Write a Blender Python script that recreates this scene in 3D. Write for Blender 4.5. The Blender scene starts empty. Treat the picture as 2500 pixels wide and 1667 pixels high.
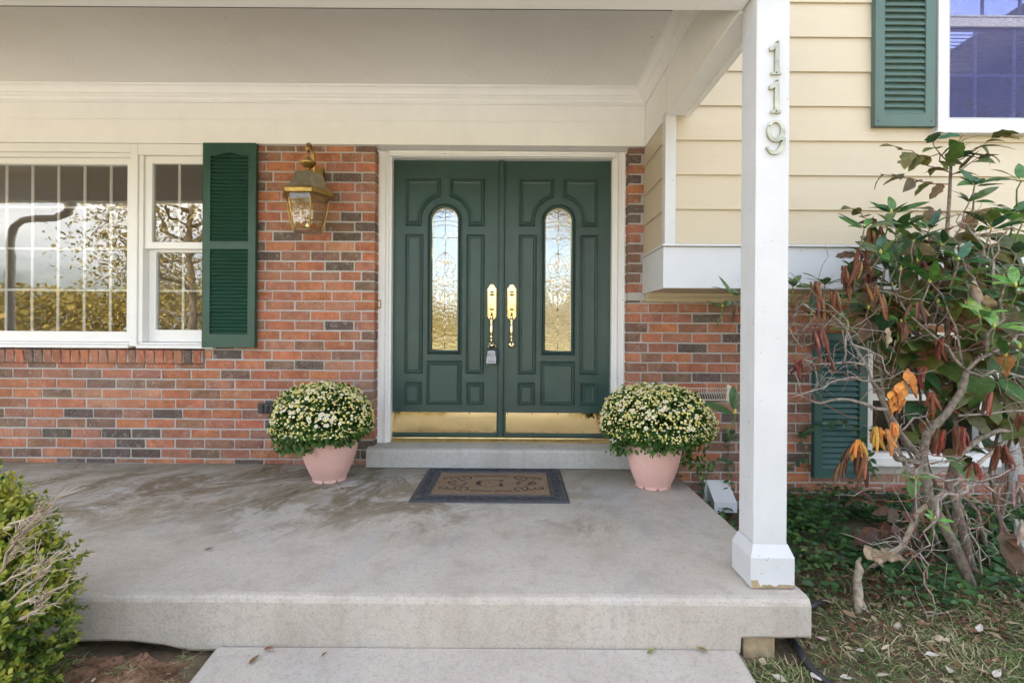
import bpy, bmesh, math, random
import numpy as np
from mathutils import Vector, Matrix, Euler, noise
from mathutils.geometry import tessellate_polygon

R = math.radians
PI = math.pi
random.seed(7)
rng = np.random.default_rng(11)
scene = bpy.context.scene
COL = scene.collection

# ------------------------------------------------------------------ camera, world, sun, exposure
cam_d = bpy.data.cameras.new('camera')
cam = bpy.data.objects.new('camera', cam_d)
COL.objects.link(cam)
cam_d.sensor_width = 36.0
cam_d.lens = 17.28
cam_d.shift_x = -0.0052
cam_d.shift_y = -0.0122
cam_d.clip_start = 0.05
cam_d.clip_end = 900
cam.location = (0, 0, 0.936)
cam.rotation_euler = (R(90), R(-0.38), 0)
scene.camera = cam

SUN_EL, SUN_AZ = R(48), R(-22)          # the sun stands behind the house, a little to the left
world = bpy.data.worlds.new('World')
scene.world = world
world.use_nodes = True
wn, wl = world.node_tree.nodes, world.node_tree.links
wn.clear()
wo = wn.new('ShaderNodeOutputWorld')
bg = wn.new('ShaderNodeBackground')
sky = wn.new('ShaderNodeTexSky')
sky.sky_type = 'NISHITA'
sky.sun_disc = False
sky.sun_elevation = SUN_EL
sky.sun_rotation = SUN_AZ
sky.air_density = 1.0
sky.dust_density = 3.0
sky.ozone_density = 0.7
bg.inputs['Strength'].default_value = 0.12
# broken white cloud over the blue
tc = wn.new('ShaderNodeTexCoord')
mp = wn.new('ShaderNodeMapping')
mp.inputs['Scale'].default_value = (1.0, 1.0, 2.6)
cn = wn.new('ShaderNodeTexNoise')
cn.inputs['Scale'].default_value = 2.1
cn.inputs['Detail'].default_value = 7
cn.inputs['Roughness'].default_value = 0.6
cr = wn.new('ShaderNodeValToRGB')
cr.color_ramp.elements[0].position = 0.45
cr.color_ramp.elements[1].position = 0.72
mx = wn.new('ShaderNodeMixRGB')
mx.inputs['Color2'].default_value = (8.6, 8.3, 8.0, 1)
wl.new(tc.outputs['Generated'], mp.inputs['Vector'])
wl.new(mp.outputs['Vector'], cn.inputs['Vector'])
wl.new(cn.outputs['Fac'], cr.inputs['Fac'])
wl.new(cr.outputs['Color'], mx.inputs['Fac'])
wl.new(sky.outputs['Color'], mx.inputs['Color1'])
wl.new(mx.outputs['Color'], bg.inputs['Color'])
wl.new(bg.outputs['Background'], wo.inputs['Surface'])

sun_d = bpy.data.lights.new('sun', 'SUN')
sun_d.energy = 5.0
sun_d.angle = R(0.53)
sun_d.color = (1.0, 0.94, 0.85)
sun = bpy.data.objects.new('sun', sun_d)
COL.objects.link(sun)
to_sun = Vector((math.sin(SUN_AZ) * math.cos(SUN_EL), math.cos(SUN_AZ) * math.cos(SUN_EL), math.sin(SUN_EL)))
sun.rotation_euler = to_sun.to_track_quat('Z', 'Y').to_euler()

vs = scene.view_settings
vs.view_transform = 'Standard'
vs.look = 'None'
vs.gamma = 1.0
vs.exposure = 2.55
scene.render.engine = 'CYCLES'
scene.cycles.max_bounces = 8
scene.cycles.diffuse_bounces = 4
scene.cycles.glossy_bounces = 4
scene.cycles.transparent_max_bounces = 8
scene.cycles.use_adaptive_sampling = True
scene.cycles.adaptive_threshold = 0.02
scene.cycles.use_denoising = True
scene.cycles.sample_clamp_indirect = 8.0

# ------------------------------------------------------------------ materials
class NT:
    """small wrapper to wire shader nodes"""
    def __init__(s, name):
        s.m = bpy.data.materials.new(name)
        s.m.use_nodes = True
        s.t = s.m.node_tree
        s.t.nodes.clear()
        s.out = s.n('ShaderNodeOutputMaterial')
    def n(s, t, **kw):
        nd = s.t.nodes.new(t)
        for k, v in kw.items():
            if k.startswith('_'):
                setattr(nd, k[1:], v)
            else:
                nd.inputs[k.replace('__', ' ')].default_value = v
        return nd
    def l(s, a, b):
        s.t.links.new(a, b)
    def pos(s):
        return s.n('ShaderNodeNewGeometry').outputs['Position']
    def mapping(s, vec, scale=(1, 1, 1), rot=(0, 0, 0), loc=(0, 0, 0)):
        m = s.n('ShaderNodeMapping')
        m.inputs['Scale'].default_value = scale
        m.inputs['Rotation'].default_value = rot
        m.inputs['Location'].default_value = loc
        s.l(vec, m.inputs['Vector'])
        return m.outputs['Vector']
    def noise(s, vec, scale, detail=4, rough=0.55, dist=0.0):
        nd = s.n('ShaderNodeTexNoise', Scale=scale, Detail=detail, Roughness=rough, Distortion=dist)
        s.l(vec, nd.inputs['Vector'])
        return nd.outputs['Fac']
    def ramp(s, fac, stops, interp='LINEAR'):
        nd = s.n('ShaderNodeValToRGB')
        cr = nd.color_ramp
        cr.interpolation = interp
        while len(cr.elements) < len(stops):
            cr.elements.new(0.5)
        for e, (p, c) in zip(cr.elements, stops):
            e.position = p
            e.color = (c, c, c, 1) if isinstance(c, (int, float)) else (*c[:3], 1)
        s.l(fac, nd.inputs['Fac'])
        return nd.outputs['Color']
    def mix(s, fac, a, b, mode='MIX'):
        nd = s.n('ShaderNodeMixRGB', _blend_type=mode)
        for sock, v in ((nd.inputs['Fac'], fac), (nd.inputs['Color1'], a), (nd.inputs['Color2'], b)):
            if hasattr(v, 'links'):
                s.l(v, sock)
            elif isinstance(v, (int, float)):
                sock.default_value = v if sock.type == 'VALUE' else (v, v, v, 1)
            else:
                sock.default_value = (*v[:3], 1)
        return nd.outputs['Color']
    def math(s, op, a, b=0.0, clamp=False):
        nd = s.n('ShaderNodeMath', _operation=op, _use_clamp=clamp)
        for i, v in enumerate((a, b)):
            if hasattr(v, 'links'):
                s.l(v, nd.inputs[i])
            else:
                nd.inputs[i].default_value = v
        return nd.outputs[0]
    def bump(s, h, strength=0.3, dist=0.01, normal=None):
        nd = s.n('ShaderNodeBump', Strength=strength, Distance=dist)
        s.l(h, nd.inputs['Height'])
        if normal is not None:
            s.l(normal, nd.inputs['Normal'])
        return nd.outputs['Normal']
    def principled(s, base, rough=0.5, metal=0.0, spec=0.5, normal=None, **kw):
        p = s.n('ShaderNodeBsdfPrincipled')
        for k, v in (('Base Color', base), ('Roughness', rough), ('Metallic', metal), ('Specular IOR Level', spec)):
            if hasattr(v, 'links'):
                s.l(v, p.inputs[k])
            elif isinstance(v, (int, float)):
                p.inputs[k].default_value = v
            else:
                p.inputs[k].default_value = (*v[:3], 1)
        for k, v in kw.items():
            p.inputs[k.replace('__', ' ')].default_value = v
        if normal is not None:
            s.l(normal, p.inputs['Normal'])
        return p.outputs[0]
    def end(s, shader):
        s.l(shader, s.out.inputs['Surface'])
        return s.m

def mul(c, f):
    return tuple(min(1, x * f) for x in c)

def simple(name, col, rough=0.5, metal=0.0, var=0.12, scale=5.0, bump=0.0, bscale=120.0, spec=0.5, specks=0.0, speckcol=(0.06, 0.05, 0.04), dirt=0.0):
    t = NT(name)
    p = t.pos()
    f = t.noise(p, scale, 5, 0.6)
    c = t.mix(t.ramp(f, [(0.3, 0.0), (0.7, 1.0)]), mul(col, 1 - var), mul(col, 1 + var))
    if dirt:
        d = t.noise(t.mapping(p, (9, 9, 1.2)), 1.0, 6, 0.65)
        c = t.mix(t.ramp(d, [(0.52, 0.0), (0.78, dirt)]), c, mul(col, 0.55))
    if specks:
        v = t.noise(p, 80, 2, 0.5)
        v2 = t.noise(p, 2.3, 2, 0.5)
        m = t.math('ADD', v, t.math('MULTIPLY', v2, 0.16))
        c = t.mix(t.ramp(m, [(0.82 - specks * 0.04, 0.0), (0.84 - specks * 0.04, 0.8)]), c, speckcol)
    nrm = None
    if bump:
        nrm = t.bump(t.noise(p, bscale, 4, 0.6), bump, 0.004)
    rr = t.ramp(t.noise(p, 14, 4), [(0.3, max(0.02, rough - 0.07)), (0.7, min(1, rough + 0.07))])
    return t.end(t.principled(c, rr, metal, spec, nrm))

M = {}
M['trim'] = simple('trim_paint', (0.83, 0.82, 0.80), 0.42, var=0.03, bump=0.05, bscale=60, dirt=0.08)
M['ceiling'] = simple('porch_ceiling_paint', (0.80, 0.785, 0.765), 0.6, var=0.05, scale=1.4, bump=0.06, bscale=90, specks=0.12)
M['post'] = simple('post_paint', (0.545, 0.55, 0.555), 0.45, var=0.05, bump=0.25, bscale=26, specks=0.55, dirt=0.16)
M['vinyl'] = simple('window_vinyl', (0.80, 0.795, 0.78), 0.35, var=0.02, dirt=0.08)
M['oldwhite'] = simple('weathered_white_paint', (0.61, 0.61, 0.61), 0.5, var=0.03, bump=0.2, bscale=50, specks=0.6, dirt=0.12)
M['casing'] = simple('door_casing_paint', (0.80, 0.795, 0.775), 0.45, var=0.03, bump=0.1, bscale=50, specks=0.25, dirt=0.12)
M['band'] = simple('aluminium_white_band', (0.62, 0.635, 0.655), 0.35, var=0.02, specks=0.2)
M['cream_trim'] = simple('cream_trim', (0.62, 0.53, 0.36), 0.45, var=0.04)
M['door'] = simple('green_door_paint', (0.025, 0.060, 0.048), 0.38, var=0.16, scale=3, bump=0.05, bscale=70, spec=0.5)
M['shutter'] = simple('green_shutter_plastic', (0.020, 0.070, 0.046), 0.42, var=0.14, scale=6, bump=0.06, bscale=160)
M['shutter_faded'] = simple('faded_green_shutter', (0.078, 0.132, 0.112), 0.55, var=0.10, scale=7, bump=0.08, bscale=160, dirt=0.12)
M['shutter_low'] = simple('blue_green_shutter', (0.030, 0.095, 0.085), 0.45, var=0.12, scale=6, bump=0.06, bscale=160, dirt=0.1)
M['brass'] = simple('polished_brass', (0.95, 0.77, 0.45), 0.16, 1.0, var=0.05, scale=30)
M['kick'] = simple('brass_kick_plate', (0.95, 0.74, 0.37), 0.07, 1.0, var=0.05, scale=4, bump=0.03, bscale=7)
M['threshold'] = simple('dull_brass_sill', (0.55, 0.42, 0.20), 0.38, 0.9, var=0.2, scale=20)
M['oldbrass'] = simple('aged_brass', (0.40, 0.265, 0.085), 0.38, 1.0, var=0.4, scale=26, bump=0.15, bscale=60)
M['patina'] = simple('dull_bronze', (0.33, 0.285, 0.20), 0.42, 0.85, var=0.22, scale=18, bump=0.1, bscale=60)
M['screw'] = simple('dark_screw', (0.04, 0.035, 0.03), 0.5, 0.6)
M['black'] = simple('black_plastic', (0.016, 0.017, 0.018), 0.45, var=0.2)
M['outlet'] = simple('weathered_outlet_plastic', (0.055, 0.052, 0.05), 0.6, var=0.25, scale=40)
M['lockgrey'] = simple('lock_box_grey', (0.42, 0.43, 0.45), 0.4)
M['lockblue'] = simple('lock_box_shell', (0.045, 0.05, 0.075), 0.45)
M['ink'] = simple('dark_print', (0.02, 0.02, 0.03), 0.6)
M['chrome'] = simple('steel_shackle', (0.25, 0.25, 0.25), 0.3, 1.0)
M['wire'] = simple('ivory_wire', (0.68, 0.62, 0.50), 0.5, var=0.15, scale=40)
M['ventwhite'] = simple('vent_white', (0.72, 0.74, 0.75), 0.45, var=0.03)
M['nickel'] = simple('worn_house_number', (0.46, 0.45, 0.34), 0.34, 0.7, var=0.3, scale=22, bump=0.05)
M['rubber'] = simple('rubber_mat', (0.045, 0.047, 0.054), 0.55, var=0.35, scale=60, bump=0.25, bscale=160)
M['matink'] = simple('mat_print', (0.045, 0.03, 0.022), 0.95, var=0.4, scale=120)
M['hose'] = simple('black_hose', (0.025, 0.026, 0.028), 0.5, var=0.3, scale=30)
M['woodblock'] = simple('raw_wood_block', (0.30, 0.225, 0.135), 0.85, var=0.3, scale=30, bump=0.2)
M['bark'] = simple('grey_bark', (0.21, 0.175, 0.135), 0.9, var=0.5, scale=48, bump=1.0, bscale=110)
M['barkdark'] = simple('brown_bark', (0.15, 0.115, 0.085), 0.9, var=0.4, scale=50, bump=0.6, bscale=110)
M['twig'] = simple('bleached_twig', (0.40, 0.32, 0.24), 0.85, var=0.25, scale=40)
M['twiggrey'] = simple('pale_grey_twig', (0.27, 0.23, 0.195), 0.85, var=0.5, scale=38, bump=0.5, bscale=120)
M['stump'] = simple('weathered_stump', (0.34, 0.28, 0.215), 0.9, var=0.5, scale=40, bump=1.0, bscale=70)
M['redtwig'] = simple('red_brown_twig', (0.22, 0.075, 0.05), 0.8, var=0.3, scale=45)
M['greenstem'] = simple('green_stem', (0.10, 0.16, 0.03), 0.6, var=0.2, scale=40)
M['roof'] = simple('roof_shingle', (0.10, 0.095, 0.09), 0.9, var=0.3, scale=12, bump=0.5)
M['room'] = simple('room_paint', (0.40, 0.36, 0.30), 0.8, var=0.04)
M['pebble'] = simple('pebble_stone', (0.42, 0.33, 0.24), 0.8, var=0.3, scale=40)
M['blind'] = simple('window_blind', (0.30, 0.30, 0.34), 0.5)

def mat_brick():
    t = NT('brick_face')
    oi = t.n('ShaderNodeObjectInfo')
    p = t.pos()
    base = oi.outputs['Color']
    off = t.n('ShaderNodeVectorMath', _operation='ADD')
    t.l(p, off.inputs[0])
    cmb = t.n('ShaderNodeCombineXYZ')
    t.l(t.math('MULTIPLY', oi.outputs['Random'], 40.0), cmb.inputs[0])
    t.l(cmb.outputs[0], off.inputs[1])
    q = off.outputs[0]
    blot = t.noise(q, 11, 5, 0.6)
    c = t.mix(t.ramp(blot, [(0.36, 0.0), (0.66, 1.0)]), t.mix(1.0, base, (0.72, 0.70, 0.70), 'MULTIPLY'), t.mix(1.0, base, (1.14, 1.10, 1.06), 'MULTIPLY'))
    fine = t.noise(q, 190, 3, 0.6)
    c = t.mix(t.ramp(fine, [(0.34, 0.62), (0.5, 0.0)]), c, t.mix(1.0, base, (0.42, 0.40, 0.40), 'MULTIPLY'))
    fleck = t.noise(q, 150, 2, 0.5)
    hz = t.noise(p, 3.0, 3, 0.5)
    thr = t.math('ADD', fleck, t.math('MULTIPLY', hz, 0.10))
    c = t.mix(t.ramp(thr, [(0.675, 0.0), (0.74, 0.6)]), c, (0.60, 0.51, 0.45))
    # smears of old mortar and lime
    sm = t.noise(q, 26, 5, 0.65)
    c = t.mix(t.ramp(sm, [(0.56, 0.0), (0.78, 0.55)]), c, (0.50, 0.43, 0.38))
    haze = t.noise(p, 1.7, 6, 0.7)
    c = t.mix(t.ramp(haze, [(0.48, 0.0), (0.74, 0.26)]), c, (0.48, 0.39, 0.33))
    soot = t.noise(t.mapping(p, (2.2, 2.2, 0.8), loc=(4, 0, 2)), 1.4, 6, 0.7)
    c = t.mix(t.ramp(soot, [(0.54, 0.0), (0.74, 0.40)]), c, (0.13, 0.095, 0.08))
    h = t.math('ADD', fine, t.math('MULTIPLY', sm, 0.5))
    n = t.bump(h, 0.65, 0.006)
    return t.end(t.principled(c, 0.88, 0, 0.25, n))
M['brick'] = mat_brick()

def mat_mortar():
    t = NT('mortar')
    p = t.pos()
    c = t.mix(t.noise(p, 9, 5, 0.6), (0.36, 0.34, 0.31), (0.55, 0.52, 0.48))
    c = t.mix(t.ramp(t.noise(p, 210, 3), [(0.35, 0.5), (0.5, 0.0)]), c, (0.33, 0.31, 0.29))
    return t.end(t.principled(c, 0.95, 0, 0.2, t.bump(t.noise(p, 140, 4), 0.7, 0.006)))
M['mortar'] = mat_mortar()

def mat_siding():
    t = NT('cream_siding')
    p = t.pos()
    gr = t.noise(t.mapping(p, (5, 5, 90)), 1.0, 4, 0.6)
    bl = t.noise(p, 1.8, 4, 0.6)
    c = t.mix(bl, (0.53, 0.452, 0.322), (0.575, 0.502, 0.376))
    c = t.mix(t.ramp(gr, [(0.3, 0.18), (0.55, 0.0)]), c, (0.49, 0.40, 0.27))
    c = t.mix(t.ramp(t.noise(t.mapping(p, (16, 16, 1.5)), 1.0, 5, 0.65), [(0.6, 0.0), (0.85, 0.16)]), c, (0.45, 0.38, 0.26))
    return t.end(t.principled(c, 0.5, 0, 0.4, t.bump(gr, 0.10, 0.004)))
M['siding'] = mat_siding()

def mat_concrete(name, a, b, stain=0.0, streak=0.0, speck=0.0):
    t = NT(name)
    p = t.pos()
    def along(deg, su, sv, off):
        return t.mapping(t.mapping(p, rot=(0, 0, R(-deg))), (su, sv, 1), loc=(off, off * 0.7, 0))
    big = t.noise(p, 1.6, 7, 0.65, 0.4)
    c = t.mix(t.ramp(big, [(0.32, 0.0), (0.68, 1.0)]), a, b)
    cool = t.noise(along(75, 0.7, 1.6, 5.0), 1.7, 5, 0.6, 0.4)
    c = t.mix(t.ramp(cool, [(0.52, 0.0), (0.72, 0.55)]), c, (b[2] * 0.98, b[2] * 1.0, b[2] * 1.04))
    if stain:
        sep = t.n('ShaderNodeSeparateXYZ')
        t.l(p, sep.inputs[0])
        # the stains lie where water runs off the pots and the wall
        wob = t.math('MULTIPLY', t.math('SUBTRACT', t.noise(p, 2.4, 4, 0.6), 0.5), 1.1)
        ymask = t.ramp(t.math('MULTIPLY', t.math('ADD', t.math('SUBTRACT', sep.outputs[1], 2.0), wob), 0.75), [(0.05, 0.0), (0.45, 1.0)])
        xmask = t.ramp(t.math('MULTIPLY', t.math('ADD', t.math('SUBTRACT', 1.1, sep.outputs[0]), wob), 0.3), [(0.08, 0.12), (0.50, 1.0)])
        m = t.mix(1.0, ymask, xmask, 'MULTIPLY')
        s1 = t.noise(along(64, 1.1, 1.6, 0.0), 1.6, 13, 0.78, 0.9)
        c = t.mix(t.mix(1.0, t.ramp(s1, [(0.475, 0.0), (0.56, 0.95)]), m, 'MULTIPLY'), c, (0.165, 0.122, 0.066))
        s2 = t.noise(along(40, 1.1, 1.4, 3.0), 2.0, 13, 0.80, 0.6)
        c = t.mix(t.mix(1.0, t.ramp(s2, [(0.48, 0.0), (0.58, 0.8)]), m, 'MULTIPLY'), c, (0.235, 0.188, 0.118))
        s3 = t.noise(along(15, 1.0, 1.4, 7.0), 1.7, 13, 0.76, 1.2)
        c = t.mix(t.mix(1.0, t.ramp(s3, [(0.545, 0.0), (0.62, 0.85)]), m, 'MULTIPLY'), c, (0.53, 0.525, 0.515))
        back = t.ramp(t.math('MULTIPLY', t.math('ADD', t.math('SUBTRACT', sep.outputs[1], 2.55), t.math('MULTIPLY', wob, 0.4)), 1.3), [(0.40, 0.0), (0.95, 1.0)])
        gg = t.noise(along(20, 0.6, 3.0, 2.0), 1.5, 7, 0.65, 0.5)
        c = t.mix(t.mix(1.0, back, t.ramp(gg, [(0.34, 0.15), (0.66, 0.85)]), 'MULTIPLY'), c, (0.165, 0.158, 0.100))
        # hairline cracks
        for off, dg, thr in ((1.3, 64, 0.5), (9.1, 52, 0.47)):
            cl = t.noise(along(dg, 0.34, 1.5, off), 1.15, 7, 0.6, 0.5)
            cd = t.math('ABSOLUTE', t.math('SUBTRACT', cl, thr))
            crm = t.mix(1.0, t.ramp(cd, [(0.0, 1.0), (0.0075, 0.0)]), t.mix(1.0, m, t.ramp(t.noise(p, 1.3, 2), [(0.46, 0.0), (0.56, 1.0)]), 'MULTIPLY'), 'MULTIPLY')
            c = t.mix(t.mix(1.0, crm, 0.8, 'MULTIPLY'), c, (0.075, 0.055, 0.035))
    if streak:
        st = t.noise(t.mapping(p, (7, 7, 0.8)), 1.0, 6, 0.65)
        c = t.mix(t.ramp(st, [(0.5, 0.0), (0.75, streak)]), c, (0.22, 0.17, 0.12))
    fine = t.noise(p, 120, 5, 0.65)
    c = t.mix(t.ramp(fine, [(0.3, 0.5), (0.5, 0.0)]), c, mul(a, 0.55))
    mid = t.noise(p, 34, 5, 0.7)
    c = t.mix(t.ramp(mid, [(0.34, 0.35), (0.5, 0.0)]), c, mul(a, 0.70))
    if speck:
        w = t.noise(p, 85, 2, 0.5)
        w2 = t.noise(p, 2.2, 3, 0.5)
        c = t.mix(t.ramp(t.math('ADD', w, t.math('MULTIPLY', w2, 0.25)), [(0.93 - speck, 0.0), (0.95 - speck, 0.7)]), c, (0.66, 0.64, 0.61))
    n = t.bump(t.math('ADD', fine, t.math('MULTIPLY', mid, 0.5)), 0.4, 0.005)
    return t.end(t.principled(c, 0.82, 0, 0.3, n))
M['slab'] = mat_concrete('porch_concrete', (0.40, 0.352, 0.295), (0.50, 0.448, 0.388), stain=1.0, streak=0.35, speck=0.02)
M['step'] = mat_concrete('door_step_concrete', (0.40, 0.385, 0.35), (0.54, 0.525, 0.495), streak=0.45, speck=0.04)
M['drive'] = mat_concrete('bounce_drive_concrete', (0.46, 0.445, 0.42), (0.56, 0.545, 0.52), speck=0.02)
M['walk'] = mat_concrete('walk_concrete', (0.375, 0.33, 0.282), (0.46, 0.412, 0.358), speck=0.02)

def mat_soil():
    t = NT('garden_soil')
    p = t.pos()
    c = t.mix(t.ramp(t.noise(p, 5, 7, 0.7), [(0.3, 0.0), (0.7, 1.0)]), (0.14, 0.075, 0.043), (0.36, 0.205, 0.125))
    c = t.mix(t.ramp(t.noise(p, 90, 4), [(0.3, 0.8), (0.52, 0.0)]), c, (0.035, 0.022, 0.015))
    return t.end(t.principled(c, 0.95, 0, 0.2, t.bump(t.noise(p, 45, 6, 0.7), 0.9, 0.02)))
M['soil'] = mat_soil()

def mat_ground():
    t = NT('lawn_soil')
    p = t.pos()
    sep = t.n('ShaderNodeSeparateXYZ')
    t.l(p, sep.inputs[0])
    f = t.noise(p, 6, 7, 0.7)
    near = t.mix(t.ramp(f, [(0.3, 0.0), (0.7, 1.0)]), (0.075, 0.054, 0.034), (0.20, 0.15, 0.095))
    g = t.noise(p, 0.5, 6, 0.7)
    far = t.mix(t.ramp(g, [(0.35, 0.0), (0.65, 1.0)]), (0.155, 0.14, 0.055), (0.26, 0.21, 0.10))
    k = t.ramp(t.math('MULTIPLY', t.math('ADD', sep.outputs[1], 0.6), 0.5), [(0.0, 1.0), (0.9, 0.0)])
    c = t.mix(k, near, far)
    return t.end(t.principled(c, 0.95, 0, 0.15, t.bump(t.noise(p, 38, 6, 0.7), 0.9, 0.02)))
M['ground'] = mat_ground()

def mat_glass(name, f0=0.12, wav=0.015, wscale=3.0, rough=0.0, tint=(0.9, 0.9, 0.88)):
    t = NT(name)
    p = t.pos()
    n = t.bump(t.noise(p, wscale, 3, 0.5), wav, 0.05)
    tr = t.n('ShaderNodeBsdfTransparent')
    tr.inputs['Color'].default_value = (*tint, 1)
    gl = t.n('ShaderNodeBsdfGlossy', Roughness=rough)
    t.l(n, gl.inputs['Normal'])
    lw = t.n('ShaderNodeLayerWeight', Blend=0.5)
    fr = t.math('ADD', t.math('MULTIPLY', t.math('POWER', lw.outputs['Facing'], 5.0), 1 - f0), f0, True)
    mxs = t.n('ShaderNodeMixShader')
    t.l(fr, mxs.inputs[0])
    t.l(tr.outputs[0], mxs.inputs[1])
    t.l(gl.outputs[0], mxs.inputs[2])
    return t.end(mxs.outputs[0])
M['pane'] = mat_glass('window_glass', 0.13, 0.016, 3.0)
M['skytint_pane'] = mat_glass('sky_tinted_upper_glass', 0.075, 0.02, 3.0, 0.0, (0.6, 0.6, 0.72))  # blue tint stands in for sky reflected in the upper panes
M['dimpane'] = mat_glass('screened_glass', 0.035, 0.02, 3.0, 0.0, (0.5, 0.5, 0.5))
M['lampglass'] = mat_glass('lantern_glass', 0.13, 0.12, 14.0, 0.02, (0.88, 0.87, 0.78))
M['doorglass'] = mat_glass('textured_door_glass', 0.40, 0.030, 45.0, 0.05, (0.7, 0.68, 0.62))
M['bevelglass'] = mat_glass('bevelled_door_glass', 0.55, 0.2, 22.0, 0.03, (0.75, 0.74, 0.7))

def mat_screen():
    t = NT('sky_tinted_insect_screen')
    tr = t.n('ShaderNodeBsdfTransparent')
    d = t.principled((0.060, 0.050, 0.19), 0.55, 0.2)  # blue-violet of the mirrored sky put into the screen colour
    mxs = t.n('ShaderNodeMixShader')
    p = t.pos()
    f = t.ramp(t.noise(t.mapping(p, (40, 1, 160)), 1.0, 3), [(0.3, 0.18), (0.7, 0.34)])
    t.l(f, mxs.inputs[0])
    t.l(tr.outputs[0], mxs.inputs[1])
    t.l(d, mxs.inputs[2])
    return t.end(mxs.outputs[0])
M['screen'] = mat_screen()

def mat_coir():
    t = NT('coir_mat')
    p = t.pos()
    c = t.mix(t.noise(p, 14, 5, 0.7), (0.28, 0.185, 0.115), (0.44, 0.31, 0.21))
    c = t.mix(t.ramp(t.noise(p, 240, 3), [(0.35, 0.8), (0.52, 0.0)]), c, (0.12, 0.075, 0.045))
    return t.end(t.principled(c, 0.97, 0, 0.1, t.bump(t.noise(p, 260, 3), 1.0, 0.01)))
M['coir'] = mat_coir()

def mat_pot():
    t = NT('pink_plastic_pot')
    p = t.pos()
    c = t.mix(t.noise(p, 6, 4), (0.66, 0.40, 0.345), (0.73, 0.465, 0.41))
    return t.end(t.principled(c, 0.42, 0, 0.45))
M['pot'] = mat_pot()

def mat_leaf(name, stops, rough=0.45, trans=0.25, spots=0.0):
    """leaf colour from the point attribute tint, with veining and a little light coming through"""
    t = NT(name)
    a = t.n('ShaderNodeAttribute', _attribute_name='tint')
    p = t.pos()
    f = t.math('ADD', a.outputs['Fac'], t.math('MULTIPLY', t.math('SUBTRACT', t.noise(p, 30, 3), 0.5), 0.25))
    c = t.ramp(f, stops)
    if spots:
        c = t.mix(t.ramp(t.noise(p, 45, 3), [(0.6, 0.0), (0.7, spots)]), c, (0.10, 0.05, 0.02))
    pr = t.principled(c, rough, 0, 0.4)
    tl = t.n('ShaderNodeBsdfTranslucent')
    t.l(c, tl.inputs['Color'])
    mxs = t.n('ShaderNodeMixShader')
    mxs.inputs[0].default_value = trans
    t.l(pr, mxs.inputs[1])
    t.l(tl.outputs[0], mxs.inputs[2])
    return t.end(mxs.outputs[0])
M['boxwood'] = mat_leaf('boxwood_leaf', [(0.0, (0.014, 0.045, 0.010)), (0.30, (0.060, 0.125, 0.016)), (0.6, (0.21, 0.26, 0.030)), (1.0, (0.46, 0.42, 0.06))], 0.38)
M['mumleaf'] = mat_leaf('chrysanthemum_leaf', [(0.0, (0.014, 0.042, 0.010)), (0.5, (0.048, 0.125, 0.020)), (1.0, (0.14, 0.26, 0.05))], 0.5)
M['bud'] = mat_leaf('chrysanthemum_bud', [(0.0, (0.60, 0.53, 0.12)), (0.45, (0.82, 0.72, 0.24)), (1.0, (0.86, 0.82, 0.58))], 0.6, 0.1)
M['petal'] = simple('white_petal', (0.84, 0.82, 0.72), 0.6, var=0.06, scale=60)
M['flowereye'] = simple('yellow_flower_eye', (0.74, 0.50, 0.04), 0.7, var=0.2, scale=90)
M['vinca'] = mat_leaf('ground_cover_leaf', [(0.0, (0.020, 0.060, 0.024)), (0.5, (0.060, 0.150, 0.045)), (0.85, (0.13, 0.24, 0.06)), (1.0, (0.24, 0.32, 0.06))], 0.35)
M['grass'] = mat_leaf('grass_blade', [(0.0, (0.055, 0.11, 0.026)), (0.45, (0.145, 0.215, 0.06)), (0.62, (0.31, 0.30, 0.14)), (1.0, (0.56, 0.47, 0.30))], 0.6, 0.3)
M['litter'] = mat_leaf('dead_leaf_litter', [(0.0, (0.05, 0.028, 0.018)), (0.4, (0.15, 0.06, 0.035)), (0.7, (0.27, 0.18, 0.10)), (1.0, (0.45, 0.37, 0.26))], 0.8, 0.1)
M['farleaf'] = mat_leaf('autumn_tree_leaf', [(0.0, (0.09, 0.09, 0.020)), (0.5, (0.26, 0.20, 0.035)), (1.0, (0.46, 0.32, 0.06))], 0.7, 0.35)

def mat_objleaf(name, rough=0.35, trans=0.2, blot=0.3, blotcol=(0.16, 0.09, 0.03)):
    """one leaf per object: the colour is that leaf's own object colour"""
    t = NT(name)
    oi = t.n('ShaderNodeObjectInfo')
    p = t.pos()
    base = oi.outputs['Color']
    c = t.mix(t.ramp(t.noise(p, 40, 3), [(0.35, 0.0), (0.65, 1.0)]), t.mix(1.0, base, (0.75, 0.75, 0.75), 'MULTIPLY'), t.mix(1.0, base, (1.2, 1.2, 1.2), 'MULTIPLY'))
    if blot:
        c = t.mix(t.ramp(t.noise(p, 17, 4, 0.6), [(0.58, 0.0), (0.70, blot)]), c, blotcol)
    pr = t.principled(c, rough, 0, 0.4, t.bump(t.noise(p, 60, 3), 0.25, 0.005))
    tl = t.n('ShaderNodeBsdfTranslucent')
    t.l(c, tl.inputs['Color'])
    mxs = t.n('ShaderNodeMixShader')
    mxs.inputs[0].default_value = trans
    t.l(pr, mxs.inputs[1])
    t.l(tl.outputs[0], mxs.inputs[2])
    return t.end(mxs.outputs[0])
M['rhodo'] = mat_objleaf('rhododendron_leaf', 0.27, 0.15, 0.12)
M['sapleaf'] = mat_objleaf('sapling_leaf', 0.55, 0.25, 0.5)
M['deadleaf'] = mat_objleaf('curled_dead_leaf', 0.75, 0.08, 0.5, (0.07, 0.03, 0.02))

# ------------------------------------------------------------------ object helpers
WO = {}

def link(o, parent=None, loc=(0, 0, 0)):
    COL.objects.link(o)
    loc = Vector(loc)
    WO[o.name] = loc
    if parent is not None:
        o.parent = parent
        o.location = loc - WO[parent.name]
    else:
        o.location = loc
    return o

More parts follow.
